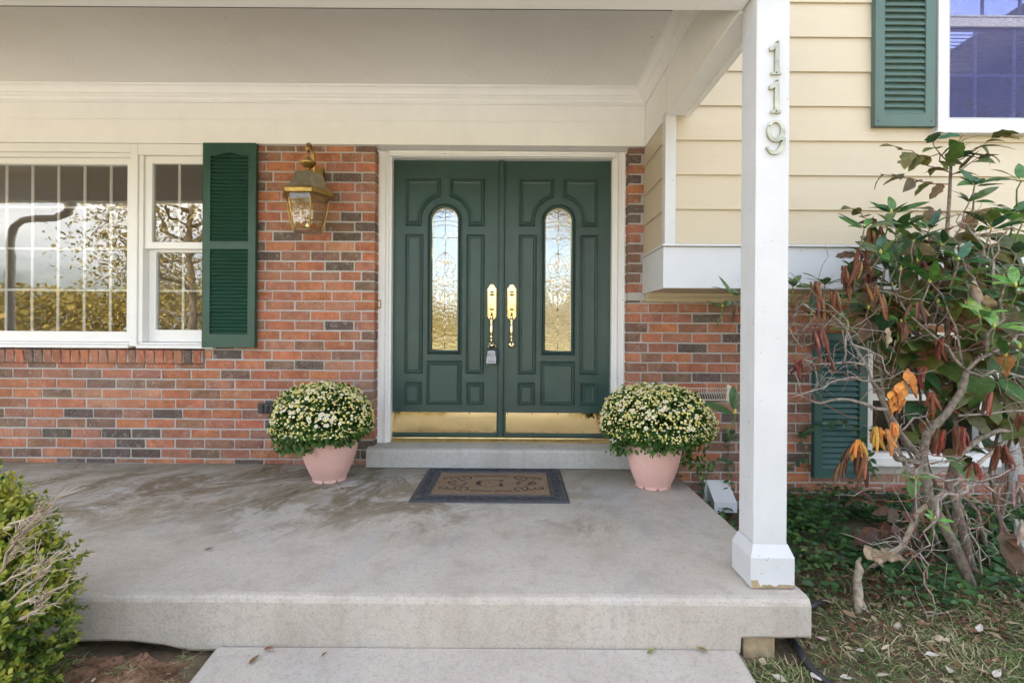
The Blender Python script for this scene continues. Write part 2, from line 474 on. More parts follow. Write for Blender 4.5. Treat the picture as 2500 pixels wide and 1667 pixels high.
def tag(o, label=None, cat=None, group=None, kind=None):
    if label: o['label'] = label
    if cat: o['category'] = cat
    if group: o['group'] = group
    if kind: o['kind'] = kind
    return o

def thing(name, label, cat, loc=(0, 0, 0), group=None):
    o = bpy.data.objects.new(name, None)
    o.empty_display_size = 0.05
    link(o, None, loc)
    return tag(o, label, cat, group)

class MB:
    def __init__(s):
        s.v, s.f, s.sm = [], [], []
    def add(s, verts, faces, smooth=False):
        b = len(s.v)
        s.v += [tuple(p) for p in verts]
        s.f += [tuple(b + i for i in f) for f in faces]
        s.sm += [smooth] * len(faces)
        return s
    def box(s, x0, x1, y0, y1, z0, z1):
        v = [(x, y, z) for x in (x0, x1) for y in (y0, y1) for z in (z0, z1)]
        f = [(0, 1, 3, 2), (4, 6, 7, 5), (0, 4, 5, 1), (2, 3, 7, 6), (0, 2, 6, 4), (1, 5, 7, 3)]
        return s.add(v, f)
    def bbox(s, x0, x1, y0, y1, z0, z1, w=0.003):
        """box with chamfered edges"""
        bm = bmesh.new()
        v = [bm.verts.new((x, y, z)) for x in (x0, x1) for y in (y0, y1) for z in (z0, z1)]
        for f in [(0, 1, 3, 2), (4, 6, 7, 5), (0, 4, 5, 1), (2, 3, 7, 6), (0, 2, 6, 4), (1, 5, 7, 3)]:
            bm.faces.new([v[i] for i in f])
        bmesh.ops.bevel(bm, geom=bm.edges[:], offset=min(w, 0.4 * min(abs(x1 - x0), abs(y1 - y0), abs(z1 - z0))), segments=1, affect='EDGES')
        bm.verts.index_update()
        s.add([p.co[:] for p in bm.verts], [[p.index for p in f.verts] for f in bm.faces])
        bm.free()
        return s
    def plate(s, outer, holes, y0, y1):
        """flat plate in the XZ plane with holes, from y0 (front) back to y1"""
        loops = [outer] + list(holes)
        flat = [p for lp in loops for p in lp]
        tris = tessellate_polygon([[Vector((p[0], p[1], 0)) for p in lp] for lp in loops])
        n = len(flat)
        v = [(p[0], y0, p[1]) for p in flat] + [(p[0], y1, p[1]) for p in flat]
        f = []
        for t in tris:
            f.append(tuple(t)); f.append(tuple(n + i for i in reversed(t)))
        b = 0
        for lp in loops:
            k = len(lp)
            for i in range(k):
                j = (i + 1) % k
                f.append((b + i, b + j, n + b + j, n + b + i))
            b += k
        return s.add(v, f)
    def extrude_x(s, prof, x0, x1):
        """closed (y, z) profile pulled along X"""
        n = len(prof)
        v = [(x0, y, z) for y, z in prof] + [(x1, y, z) for y, z in prof]
        f = [tuple(range(n)), tuple(reversed(range(n, 2 * n)))]
        f += [(i, n + i, n + (i + 1) % n, (i + 1) % n) for i in range(n)]
        return s.add(v, f)
    def extrude_y(s, prof, y0, y1):
        n = len(prof)
        v = [(x, y0, z) for x, z in prof] + [(x, y1, z) for x, z in prof]
        f = [tuple(range(n)), tuple(reversed(range(n, 2 * n)))]
        f += [(i, n + i, n + (i + 1) % n, (i + 1) % n) for i in range(n)]
        return s.add(v, f)
    def tube(s, pts, radii, n=6, caps=True, flat=1.0):
        pts = [Vector(p) for p in pts]
        if isinstance(radii, (int, float)):
            radii = [radii] * len(pts)
        ref = None
        v, f = [], []
        for i, p in enumerate(pts):
            d = (pts[min(i + 1, len(pts) - 1)] - pts[max(i - 1, 0)])
            d = d.normalized() if d.length > 1e-9 else Vector((0, 0, 1))
            if ref is None:
                ref = Vector((0, 0, 1)) if abs(d.z) < 0.9 else Vector((1, 0, 0))
            u = ref - d * ref.dot(d)
            u = u.normalized() if u.length > 1e-6 else d.orthogonal().normalized()
            w = d.cross(u)
            ref = u
            for k in range(n):
                a = 2 * PI * k / n
                v.append(p + (u * math.cos(a) * flat + w * math.sin(a)) * radii[i])
        for i in range(len(pts) - 1):
            for k in range(n):
                k2 = (k + 1) % n
                f.append((i * n + k, i * n + k2, (i + 1) * n + k2, (i + 1) * n + k))
        if caps:
            f.append(tuple(reversed(range(n))))
            f.append(tuple(range((len(pts) - 1) * n, len(pts) * n)))
        return s.add(v, f, True)
    def lathe(s, prof, center, n=24, axis='Z'):
        """(r, h) profile turned round an axis through center"""
        cx, cy, cz = center
        v, f = [], []
        for r, h in prof:
            for k in range(n):
                a = 2 * PI * k / n
                if axis == 'Z':
                    v.append((cx + r * math.cos(a), cy + r * math.sin(a), cz + h))
                else:
                    v.append((cx + r * math.cos(a), cy + h, cz + r * math.sin(a)))
        m = len(prof)
        for i in range(m - 1):
            for k in range(n):
                k2 = (k + 1) % n
                f.append((i * n + k, i * n + k2, (i + 1) * n + k2, (i + 1) * n + k))
        f.append(tuple(reversed(range(n))))
        f.append(tuple(range((m - 1) * n, m * n)))
        return s.add(v, f, True)
    def mesh(s, name, mat):
        me = bpy.data.meshes.new(name)
        me.from_pydata(s.v, [], s.f)
        me.polygons.foreach_set('use_smooth', s.sm)
        me.materials.append(M[mat] if isinstance(mat, str) else mat)
        me.update()
        return me
    def build(s, name, mat, parent=None, bevel=0.0, autosmooth=False):
        o = bpy.data.objects.new(name, s.mesh(name, mat))
        link(o, parent)
        if bevel:
            b = o.modifiers.new('bevel', 'BEVEL')
            b.width = bevel
            b.segments = 2
            b.limit_method = 'ANGLE'
            b.angle_limit = R(40)
        return o

def inst(name, me, loc, parent, rot=(0, 0, 0), scale=(1, 1, 1), color=None):
    o = bpy.data.objects.new(name, me)
    link(o, parent, loc)
    o.rotation_euler = rot
    o.scale = scale
    if color:
        o.color = (*color[:3], 1)
    return o

def structure(o):
    o['kind'] = 'structure'
    return o

def inset(pts, d):
    """offset a counter-clockwise closed outline inwards by d, mitred"""
    n = len(pts)
    out = []
    for i in range(n):
        p0, p1, p2 = Vector(pts[i - 1]), Vector(pts[i]), Vector(pts[(i + 1) % n])
        a, b = (p1 - p0).normalized(), (p2 - p1).normalized()
        na, nb = Vector((-a.y, a.x)), Vector((-b.y, b.x))
        m = na + nb
        m = m / max(0.35, m.dot(na))
        out.append((p1.x + m.x * d, p1.y + m.y * d))
    return out

def relief(mb, outline, steps, y, fill=True):
    """nested outlines: steps are (inset, height towards the viewer)"""
    n = len(outline)
    rings = []
    for d, h in steps:
        q = inset(outline, d) if d else outline
        rings.append([(p[0], y - h, p[1]) for p in q])
    v = [p for r in rings for p in r]
    f = []
    for i in range(len(rings) - 1):
        for k in range(n):
            k2 = (k + 1) % n
            f.append((i * n + k, i * n + k2, (i + 1) * n + k2, (i + 1) * n + k))
    if fill:
        last = rings[-1]
        tris = tessellate_polygon([[Vector((p[0], p[2], 0)) for p in last]])
        b = (len(rings) - 1) * n
        f += [tuple(b + i for i in t) for t in tris]
    mb.add(v, f)

def rect(x0, x1, z0, z1):
    return [(x0, z0), (x1, z0), (x1, z1), (x0, z1)]

def at(px, py, y):
    """photograph pixel (2500 wide) at a real distance y from the camera -> metres"""
    s = math.sin(R(0.38))
    dx, dy = px - 1263, py - 803
    dx, dy = dx + dy * s, dy - dx * s
    return Vector((dx * y / 1200, y, 0.936 - dy * y / 1200))

def scatter(name, tv, tf, pos, rot, scl, tint, mat, parent=None, smooth=False):
    """many copies of a small template joined into one mesh with a tint attribute per copy"""
    tv = np.asarray(tv, float)
    k, n = len(tv), len(pos)
    pos, scl, tint = np.asarray(pos, float), np.asarray(scl, float), np.asarray(tint, float)
    rot = np.asarray(rot, float)                      # n x 3 x 3
    if scl.ndim == 1:
        scl = np.repeat(scl[:, None], 3, 1)
    V = np.einsum('nij,nkj->nki', rot, tv[None] * scl[:, None, :]) + pos[:, None, :]
    V = V.reshape(-1, 3)
    sizes = [len(f) for f in tf]
    flat = np.array([i for f in tf for i in f])
    L = (flat[None] + (np.arange(n) * k)[:, None]).reshape(-1)
    tot = np.tile(np.array(sizes), n)
    start = np.concatenate(([0], np.cumsum(tot)[:-1]))
    me = bpy.data.meshes.new(name)
    me.vertices.add(len(V)); me.loops.add(len(L)); me.polygons.add(len(tot))
    me.vertices.foreach_set('co', V.ravel())
    me.loops.foreach_set('vertex_index', L.astype(np.int32))
    me.polygons.foreach_set('loop_start', start.astype(np.int32))
    me.polygons.foreach_set('loop_total', tot.astype(np.int32))
    if smooth:
        me.polygons.foreach_set('use_smooth', np.ones(len(tot), bool))
    me.update(calc_edges=True)
    at_ = me.attributes.new('tint', 'FLOAT', 'POINT')
    at_.data.foreach_set('value', np.repeat(tint, k).astype(np.float32))
    me.materials.append(M[mat])
    o = bpy.data.objects.new(name, me)
    link(o, parent)
    return o

def frames(dirs, ups):
    """rotation matrices with local X along dirs and local Z near ups"""
    d = dirs / np.linalg.norm(dirs, axis=1, keepdims=True)
    z = ups - d * np.sum(ups * d, 1, keepdims=True)
    z /= np.maximum(np.linalg.norm(z, axis=1, keepdims=True), 1e-6)
    y = np.cross(z, d)
    return np.stack([d, y, z], axis=2)

# ------------------------------------------------------------------ ground, slab, step, walk
WALL = 3.36
def smooth01(t):
    t = max(0.0, min(1.0, t))
    return t * t * (3 - 2 * t)

def ground_z(x, y):
    z = -0.205
    if y < 1.72:
        t = min(1.1, 1.72 - y)
        z -= 0.1275 * t
        z -= 0.02 * smooth01((0.62 - y) / 3)
    z -= 0.075 * smooth01((y - 1.9) / 1.0) * smooth01((x - 0.9) / 0.2)
    z += 0.018 * noise.noise(Vector((x * 2.3, y * 2.3, 0.3))) + 0.008 * noise.noise(Vector((x * 9, y * 9, 1.3)))
    return z

def axis(a, b, fine, lo, hi, coarse):
    pts = list(np.arange(a, b, fine))
    v = b
    stp = fine
    while v < hi:
        pts.append(v); stp *= 1.35; v += stp
    pts.append(hi)
    v = a; stp = fine
    while v > lo:
        stp *= 1.35; v -= stp
        pts.insert(0, max(v, lo))
    return pts

gx = axis(-3.4, 3.8, 0.05, -260, 260, 0)
gy = axis(0.4, 3.5, 0.05, -300, 120, 0)
gv = [(x, y, ground_z(x, y)) for x in gx for y in gy]
ny = len(gy)
gf = [(i * ny + j, (i + 1) * ny + j, (i + 1) * ny + j + 1, i * ny + j + 1) for i in range(len(gx) - 1) for j in range(ny - 1)]
mb = MB(); mb.add(gv, gf, True)
structure(mb.build('ground', 'ground'))

# porch slab: a cast slab with a worn nose, thicker where the walk meets it
def slab_bottom(x):
    if -1.10 < x < 0.785:
        return -0.195
    if x <= -1.10:
        return -0.165 - 0.03 * smooth01((x + 1.32) / 0.22) * (1 if x > -1.32 else 0) + 0.006 * noise.noise(Vector((x * 6, 0, 0)))
    return -0.138
xs = sorted(set([round(v, 4) for v in np.arange(-5.7, 1.03, 0.016)] + [-1.10, -1.099, 0.784, 0.786, 1.028]))
sv, sf = [], []
prof_n = 8
for x in xs:
    j1 = 0.004 * noise.noise(Vector((x * 14, 3.3, 0))) + 0.004 * max(0, noise.noise(Vector((x * 37, 1.3, 0))))
    j2 = 0.004 * noise.noise(Vector((x * 17, 9.1, 0))) + 0.005 * max(0, noise.noise(Vector((x * 31, 4.3, 0))) - 0.2)
    yf = 1.71 + 0.004 * noise.noise(Vector((x * 1.7, 5, 0)))
    b = slab_bottom(x)
    sv += [(x, 3.47, b), (x, 3.47, 0), (x, yf + 0.03, 0.0), (x, yf + 0.012 + j1, -0.003), (x, yf + 0.004 + j2, -0.010),
           (x, yf, -0.022), (x, yf, b + 0.012), (x, yf + 0.008 + j1, b)]
n = len(xs)
for i in range(n - 1):
    for k in range(prof_n):
        k2 = (k + 1) % prof_n
        sf.append((i * prof_n + k, i * prof_n + k2, (i + 1) * prof_n + k2, (i + 1) * prof_n + k))
sf.append(tuple(range(prof_n)))
sf.append(tuple(reversed(range((n - 1) * prof_n, n * prof_n))))
mb = MB(); mb.add(sv, sf)
slab = structure(mb.build('porch_slab', 'slab', bevel=0.003))

# door step
mb = MB()
sx = list(np.linspace(-1.005, 0.757, 45))
v, f = [], []
for x in sx:
    j = 0.003 * noise.noise(Vector((x * 12, 1, 0)))
    zt = 0.130 + 0.002 * noise.noise(Vector((x * 5, 2, 0)))
    v += [(x, 3.60, 0.004), (x, 3.60, zt), (x, 3.315, zt), (x, 3.295 + j, zt - 0.007), (x, 3.288 + j, zt - 0.022), (x, 3.284, 0.004)]
for i in range(len(sx) - 1):
    for k in range(6):
        k2 = (k + 1) % 6
        f.append((i * 6 + k, i * 6 + k2, (i + 1) * 6 + k2, (i + 1) * 6 + k))
f.append(tuple(range(6))); f.append(tuple(reversed(range((len(sx) - 1) * 6, len(sx) * 6))))
mb.add(v, f)
structure(mb.build('door_step', 'step', bevel=0.003))

# front walk, sloping down from the porch
mb = MB()
v, f = [], []
ys = [1.705, 1.6, 1.4, 1.2, 1.0, 0.8, 0.6, 0.3, 0.0, -3, -9]
for y in ys:
    zt = -0.172 - 0.1275 * min(1.1, 1.71 - y) - 0.02 * smooth01((0.6 - y) / 3)
    for x, dz in ((-1.045, -0.10), (-1.042, -0.012), (-1.030, 0.0), (0.762, 0.0), (0.776, -0.012), (0.779, -0.10)):
        v.append((x + 0.004 * noise.noise(Vector((y * 7, x, 0))), y, zt + dz))
for i in range(len(ys) - 1):
    for k in range(5):
        f.append((i * 6 + k, i * 6 + k + 1, (i + 1) * 6 + k + 1, (i + 1) * 6 + k))
f.append(tuple(reversed(range(6))))
mb.add(v, f)
structure(mb.build('front_walk', 'walk'))

# pale concrete drive out of view, added to bounce sunlight into the porch
mb = MB()
v, f = [], []
dxs = [-16 + 1.0 * k for k in range(31)]
for x in dxs:
    for y in (-7.6, -2.9):
        v.append((x, y, -0.318))
f = [(2 * i_, 2 * i_ + 2, 2 * i_ + 3, 2 * i_ + 1) for i_ in range(len(dxs) - 1)]
mb.add(v, f)
structure(mb.build('bounce_driveway', 'drive'))

# bare soil bed left of the walk
mb = MB()
bx = np.arange(-3.0, -1.02, 0.0125); by = np.arange(0.5, 1.70, 0.0125)
v = []
for x in bx:
    for y in by:
        edge = min(1.0, (y - 0.5) / 0.2, (x + 3.0) / 0.2, max(0.0, (-1.05 - x) / 0.12))
        h = 0.034 + 0.022 * noise.noise(Vector((x * 5, y * 5, 4))) + 0.020 * noise.noise(Vector((x * 13, y * 13, 2))) + 0.014 * noise.noise(Vector((x * 33, y * 33, 7))) + 0.008 * noise.noise(Vector((x * 70, y * 70, 9)))
        h -= 0.05 * smooth01((y - 1.55) / 0.12) * (0.6 + 0.4 * noise.noise(Vector((x * 6, 0, 0))))
        v.append((x, y, ground_z(x, y) - 0.012 + (h + 0.022) * max(0, edge)))
nn = len(by)
f = [(i * nn + j, (i + 1) * nn + j, (i + 1) * nn + j + 1, i * nn + j + 1) for i in range(len(bx) - 1) for j in range(nn - 1)]
mb.add(v, f, True)
structure(mb.build('soil_bed', 'soil'))

# ------------------------------------------------------------------ house shell behind what is seen (it casts the shade the porch stands in)
mb = MB()
mb.box(-6.0, 0.84, 3.475, 3.60, 2.30, 5.5)
mb.box(-6.12, -6.0, 3.40, 11.0, -0.35, 5.5)
mb.box(7.0, 7.12, 2.90, 11.0, -0.35, 5.5)
mb.box(-6.12, 7.12, 11.0, 11.12, -0.35, 5.5)
hs = mb.build('house_shell', 'siding'); structure(hs)
mb = MB()
mb.extrude_x([(2.3, 5.30), (7.0, 7.9), (11.7, 5.30), (11.7, 5.12), (7.0, 7.70), (2.3, 5.12)], -6.6, 7.6)
structure(mb.build('house_roof', 'roof'))
mb = MB()      # rooms behind the windows, floor, partition and ceilings
mb.box(-5.9, 6.9, 3.62, 10.9, 0.02, 0.10)
mb.box(-5.9, 6.9, 3.62, 10.9, 2.42, 2.50)
mb.box(-5.9, 6.9, 7.4, 7.5, 0.10, 5.2)
mb.box(-1.06, -0.98, 3.62, 7.4, 0.10, 2.42)
mb.box(0.80, 0.88, 3.62, 7.4, -0.30, 5.2)
mb.box(0.88, 6.9, 3.62, 10.9, -0.34, -0.28)
mb.box(0.88, 6.9, 2.93, 3.62, 1.19, 1.215)
structure(mb.build('interior_room', 'room'))

# ------------------------------------------------------------------ brick walls
PAL = [((0.50, 0.195, 0.100), 0.27), ((0.47, 0.175, 0.096), 0.22), ((0.41, 0.180, 0.112), 0.20), ((0.31, 0.160, 0.108), 0.12),
       ((0.225, 0.138, 0.100), 0.08), ((0.130, 0.100, 0.085), 0.05), ((0.47, 0.230, 0.145), 0.06)]
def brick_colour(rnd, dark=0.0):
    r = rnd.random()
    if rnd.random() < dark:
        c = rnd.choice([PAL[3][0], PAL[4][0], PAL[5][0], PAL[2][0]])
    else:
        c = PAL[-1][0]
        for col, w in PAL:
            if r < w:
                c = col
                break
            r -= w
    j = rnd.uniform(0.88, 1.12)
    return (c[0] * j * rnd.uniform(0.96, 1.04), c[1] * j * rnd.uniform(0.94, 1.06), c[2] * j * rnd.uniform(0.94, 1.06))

BMESH = {}
def brick_mesh(L, H, D, var):
    key = (round(L, 2), round(H, 3), round(D, 2), var)
    if key in BMESH:
        return BMESH[key]
    rnd = random.Random(hash(key) & 0xffff)
    bm = bmesh.new()
    v = []
    for x in (-L / 2, L / 2):
        for y in (-D / 2, D / 2):
            for z in (-H / 2, H / 2):
                v.append(bm.verts.new((x + rnd.uniform(-1, 1) * 0.0022, y + rnd.uniform(-1, 1) * 0.0012, z + rnd.uniform(-1, 1) * 0.0018)))
    for f in [(0, 1, 3, 2), (4, 6, 7, 5), (0, 4, 5, 1), (2, 3, 7, 6), (0, 2, 6, 4), (1, 5, 7, 3)]:
        bm.faces.new([v[i] for i in f])
    bmesh.ops.bevel(bm, geom=bm.edges[:], offset=0.0036, segments=1, affect='EDGES')
    me = bpy.data.meshes.new('brick')
    bm.to_mesh(me); bm.free()
    me.materials.append(M['brick'])
    BMESH[key] = me
    return me

brnd = random.Random(21)
def lay(parent, x0, x1, z0, h, y=WALL, D=0.095, dark=0.0):
    L = x1 - x0
    if L < 0.02:
        return
    Lr = round(L, 2)
    me = brick_mesh(Lr, h, D, brnd.randrange(4))
    o = inst('brick', me, ((x0 + x1) / 2, y + D / 2 + brnd.uniform(-0.0016, 0.0016), z0 + h / 2 + brnd.uniform(-0.0008, 0.0008)), parent,
             (0, R(brnd.uniform(-0.22, 0.22)), R(brnd.uniform(-0.2, 0.2))), (L / Lr, 1, 1), brick_colour(brnd, dark))
    return o

CP, BH, JT = 0.0677, 0.0580, 0.0097
# left of the door
wl_ = thing('brick_wall', 'red and brown brick wall left of the green doors, around the lantern and under the big window', 'brick wall', (-2.4, WALL, 0))
LC = -0.976
def z_course(i):
    return 0.040 + i * CP
courses = [(-1, 0.002, 0.0285)] + [(i, z_course(i), BH) for i in range(0, 32)]
for i, z0, h in courses:
    z1 = z0 + h
    if z0 > 2.178:
        break
    h = min(h, 2.176 - z0)
    lens = [0.088] if i % 2 == 0 else [0.137]
    x = LC
    edges = []
    L = lens[0]
    k = 0
    while x > -3.75:
        edges.append((x - L, x))
        x = x - L - JT
        if k == 0:
            L = 0.137 if i % 2 == 0 else 0.1935
            if i % 3 == 1: L = 0.1935
        else:
            L = 0.1935
        k += 1
    for a, b in edges:
        if z0 >= 0.685:                       # window zone: bricks stop under the shutter
            if z0 < 0.79:
                if b < -2.14: continue
                a = max(a, -2.135)
            else:
                if b < -1.84: continue
                a = max(a, -1.87)
        lay(wl_, a, b, z0, h, dark=(0.32 if z0 < 0.42 else 0.06))
# rowlock sill under the window
k = 0
x = -2.150
while x > -3.72:
    me = brick_mesh(0.055, 0.092, 0.13, k % 4)
    inst('sill_brick', me, (x - 0.0275, WALL - 0.022 + 0.065 + brnd.uniform(-0.002, 0.002), 0.737), wl_, (R(7), R(brnd.uniform(-0.6, 0.6)), 0), (1, 1, 1), brick_colour(brnd, 0.12))
    x -= 0.0635
    k += 1
mb = MB()
mb.box(-3.8, LC - 0.006, WALL + 0.0045, WALL + 0.115, -0.2, 0.690)
mb.box(-1.98, LC - 0.006, WALL + 0.0045, WALL + 0.115, 0.690, 2.2)
mb.box(-3.8, -2.146, WALL - 0.012, WALL + 0.10, 0.692, 0.776)
mb.box(-2.14, -1.98, WALL + 0.0065, WALL + 0.112, 0.690, 2.2)
mb.build('mortar', 'mortar', wl_)

# right of the door
wr_ = thing('brick_wall', 'shaded red brick wall right of the doors, under the cream siding overhang', 'brick wall', (1.8, WALL, -0.25))
RC = 0.752
for i in range(-4, 32):
    z0 = z_course(i)
    h = BH
    if z0 > 2.176: break
    h = min(h, 2.176 - z0)
    right = 3.62 if z0 < 1.125 else 0.862
    x, k = RC, 0
    L = 0.088 if i % 2 == 0 else 0.137
    while x < right:
        a, b = x, min(x + L, right)
        x += L + JT
        L = 0.137 if (k == 0 and i % 2 == 0) else 0.1935
        k += 1
        if z0 < -0.04 and b < 1.03: continue            # behind the slab
        if z0 < 0.0 and a < 1.03: a = max(a, 1.0)
        if -0.10 < z0 < 0.90:
            if a > 2.06 and b < 3.62 and z0 > -0.03: continue
            if a < 2.06 < b: b = 2.06 if z0 > -0.05 else b
        if a > 3.3 and z0 > 0: continue
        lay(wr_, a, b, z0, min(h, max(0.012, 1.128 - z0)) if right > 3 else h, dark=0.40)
mb = MB()
mb.box(RC + 0.006, 2.09, WALL + 0.0045, WALL + 0.115, -0.45, 1.21)
mb.box(RC + 0.006, 0.90, WALL + 0.0045, WALL + 0.115, 1.21, 2.2)
mb.box(2.09, 3.62, WALL + 0.0045, WALL + 0.115, -0.45, 0.02)
mb.box(2.09, 3.62, WALL + 0.0045, WALL + 0.115, 0.93, 1.21)
mb.box(3.28, 7.0, WALL + 0.0065, WALL + 0.118, -0.45, 1.21)
mb.build('mortar', 'mortar', wr_)

# ------------------------------------------------------------------ siding overhang
SY = 2.88
sd = thing('siding_wall', 'cream lap siding of the overhanging upper storey beside the porch post', 'siding wall', (2.0, SY, 1.2))
EXPO = 0.2017
Z0 = 1.440
def board(x0, x1, z0, z1, full=True):
    mb = MB()
    y_b, y_t = SY - 0.015, SY - 0.002
    mb.extrude_x([(y_b, z0), (y_t, z1), (SY + 0.012, z1), (SY + 0.012, z0 + 0.004), (y_b + 0.002, z0 - 0.002)], x0, x1)
    return mb.build('siding_board', 'siding', sd)
for k in range(19):
    z0 = Z0 + k * EXPO
    z1 = z0 + EXPO + 0.006
    if 2.0 < z0 < 2.2:
        board(0.918, 2.440, z0, z1)
        board(2.444, 4.2, z0, 2.105)
    elif 2.2 < z0 < 3.3:
        board(0.918, 2.440, z0, z1)
        board(3.45, 4.2, z0, z1)
    else:
        board(0.918, 4.2, z0, z1)
for k in range(4):                            # the short return under the porch
    z0 = Z0 + k * EXPO
    z1 = min(z0 + EXPO + 0.006, 2.176)
    mb = MB()
    xb, xt = 0.853, 0.865
    mb.extrude_y([(xb, z0), (xt, z1), (0.885, z1), (0.885, z0 + 0.004), (xb + 0.002, z0 - 0.002)], SY + 0.020, WALL - 0.004)
    mb.build('siding_board', 'siding', sd)
mb = MB(); mb.bbox(0.853, 0.916, SY - 0.024, SY + 0.040, 1.430, 2.205, 0.003); mb.build('corner_board', 'oldwhite', sd)
mb = MB(); mb.bbox(0.862, 0.880, WALL - 0.030, WALL - 0.003, 1.432, 2.172, 0.002); mb.build('inner_corner_bead', 'siding', sd)
# white band and the ledge over it
mb = MB()
mb.bbox(0.852, 7.0, SY - 0.004, SY + 0.016, 1.180, 1.424, 0.003)
mb.box(0.852, 0.872, SY + 0.017, WALL - 0.003, 1.180, 1.424)
mb.build('band', 'band', sd)
mb = MB()
mb.box(0.842, 7.0, SY - 0.026, SY + 0.004, 1.4255, 1.436)
mb.box(0.842, 0.862, SY + 0.005, WALL - 0.003, 1.4255, 1.436)
mb.build('drip_ledge', 'band', sd)
mb = MB(); mb.box(0.875, 7.0, SY + 0.018, WALL + 0.10, 1.186, 1.198); mb.build('soffit', 'cream_trim', sd)
mb = MB()
mb.extrude_x([(WALL + 0.003, 1.128), (WALL - 0.012, 1.128), (WALL - 0.016, 1.138), (WALL - 0.024, 1.140), (WALL - 0.030, 1.152), (WALL - 0.045, 1.158), (WALL - 0.058, 1.172), (WALL - 0.060, 1.184), (WALL + 0.003, 1.184)], 0.876, 7.0)
mb.build('bed_moulding', 'cream_trim', sd)

# ------------------------------------------------------------------ porch roof: ceiling, crown, frieze, beams
pr = thing('porch_roof', 'cream painted porch ceiling with crown moulding, frieze board and beams overhead', 'porch roof', (-2.3, 2.6, 2.18))
FY, BX, BZ, CZ = 3.33, 0.859, 2.178, 2.547
mb = MB(); mb.box(-5.7, 1.0, 1.76, 3.47, CZ, CZ + 0.02); mb.build('ceiling', 'ceiling', pr)
mb = MB()
mb.bbox(-5.7, BX - 0.002, FY, FY + 0.03, BZ, BZ + 0.163, 0.002)
mb.box(-5.7, BX - 0.002, FY + 0.0015, FY + 0.03, BZ + 0.1635, CZ - 0.004)
mb.box(-5.7, 1.0, FY + 0.031, 3.470, BZ + 0.004, CZ - 0.004)
mb.build('frieze_board', 'trim', pr)
crown = [(0.0, 2.452), (0.010, 2.452), (0.012, 2.460), (0.020, 2.463), (0.026, 2.478), (0.038, 2.486), (0.040, 2.494), (0.050, 2.498), (0.060, 2.516), (0.072, 2.530), (0.086, 2.536), (0.088, 2.546)]
mb = MB()
v = []
for c, z in crown:
    v += [(-5.7, FY - c, z), (BX - c, FY - c, z), (BX - c, 1.914 + c, z), (-5.7, 1.914 + c, z)]
f = []
for i in range(len(crown) - 1):
    for k in range(3):
        f.append((i * 4 + k, i * 4 + k + 1, (i + 1) * 4 + k + 1, (i + 1) * 4 + k))
mb.add(v, f)
mb.build('crown_moulding', 'trim', pr)
mb = MB(); mb.bbox(-5.7, BX + 0.010, 1.800, 1.914, BZ, CZ + 0.25, 0.004); mb.build('front_beam', 'trim', pr)
mb = MB()
mb.bbox(BX, 0.978, 1.923, SY - 0.026, BZ, CZ + 0.03, 0.004)
mb.box(BX, 0.915, SY - 0.022, WALL + 0.1, BZ, CZ + 0.03)
mb.box(0.966, 0.990, 1.923, SY - 0.028, BZ - 0.009, BZ + 0.02)
mb.build('side_beam', 'trim', pr)
mb = MB()
mb.extrude_x([(1.62, 2.50), (1.62, 2.62), (3.46, 3.25), (3.46, 2.60)], -5.8, 1.02)
mb.build('roof_deck', 'roof', pr)

# posts
def post(x0, label):
    p = thing('porch_post', label, 'post', (x0 + 0.061, 1.861, 0), 'porch posts')
    x1 = x0 + 0.122
    y0, y1 = 1.800, 1.922
    mb = MB(); mb.bbox(x0, x1, y0, y1, 0.12, CZ + 0.1, 0.004)
    mb.box(x0 + 0.004, x0 + 0.010, y1, y1 + 0.006, 0.15, BZ)
    mb.build('shaft', 'post', p)
    e = 0.019
    mb = MB()
    pr_ = [(0, 0.004), (0, 0.112), (e - 0.002, 0.156)]
    v = []
    for d, z in pr_:
        v += [(x0 - e + d, y0 - e + d, z), (x1 + e - d, y0 - e + d, z), (x1 + e - d, y1 + e - d, z), (x0 - e + d, y1 + e - d, z)]
    f = [(3, 2, 1, 0)]
    for i in range(2):
        for k in range(4):
            f.append((i * 4 + k, i * 4 + (k + 1) % 4, i * 4 + 4 + (k + 1) % 4, i * 4 + 4 + k))
    mb.add(v, f)
    mb.build('base', 'post', p, bevel=0.003)
    # bare wood where the paint has gone from the foot
    mb = MB()
    rnd = random.Random(5)
    pts = [(x0 - e + 0.002, 0.004)] + [(x1 + e - 0.002, 0.004)] + [(x1 + e - 0.002 - i * 0.0112, 0.009 + rnd.random() * 0.009 + (0.020 if i > 11 else 0)) for i in range(15)]
    mb.plate(pts, [], y0 - e - 0.0012, y0 - e + 0.004)
    mb.build('bare_wood', 'woodblock', p)
    return p
main_post = post(0.871, 'white square porch post carrying the number 119')
post(-5.45, 'white square porch post seen only as a reflection in the big window')
# downspout by the far post, seen mirrored in the big window
mb = MB()
mb.tube([(-4.62, 1.70, 2.44), (-4.62, 1.70, 2.20), (-4.68, 1.70, 2.10), (-4.8, 1.70, 2.055), (-5.12, 1.70, 2.03), (-5.22, 1.70, 1.96), (-5.24, 1.72, 1.8), (-5.24, 1.72, -0.25)], 0.036, 8)
tag(mb.build('downspout', 'trim'), 'white downspout bending toward the far post, seen mirrored in the picture window', 'downspout')

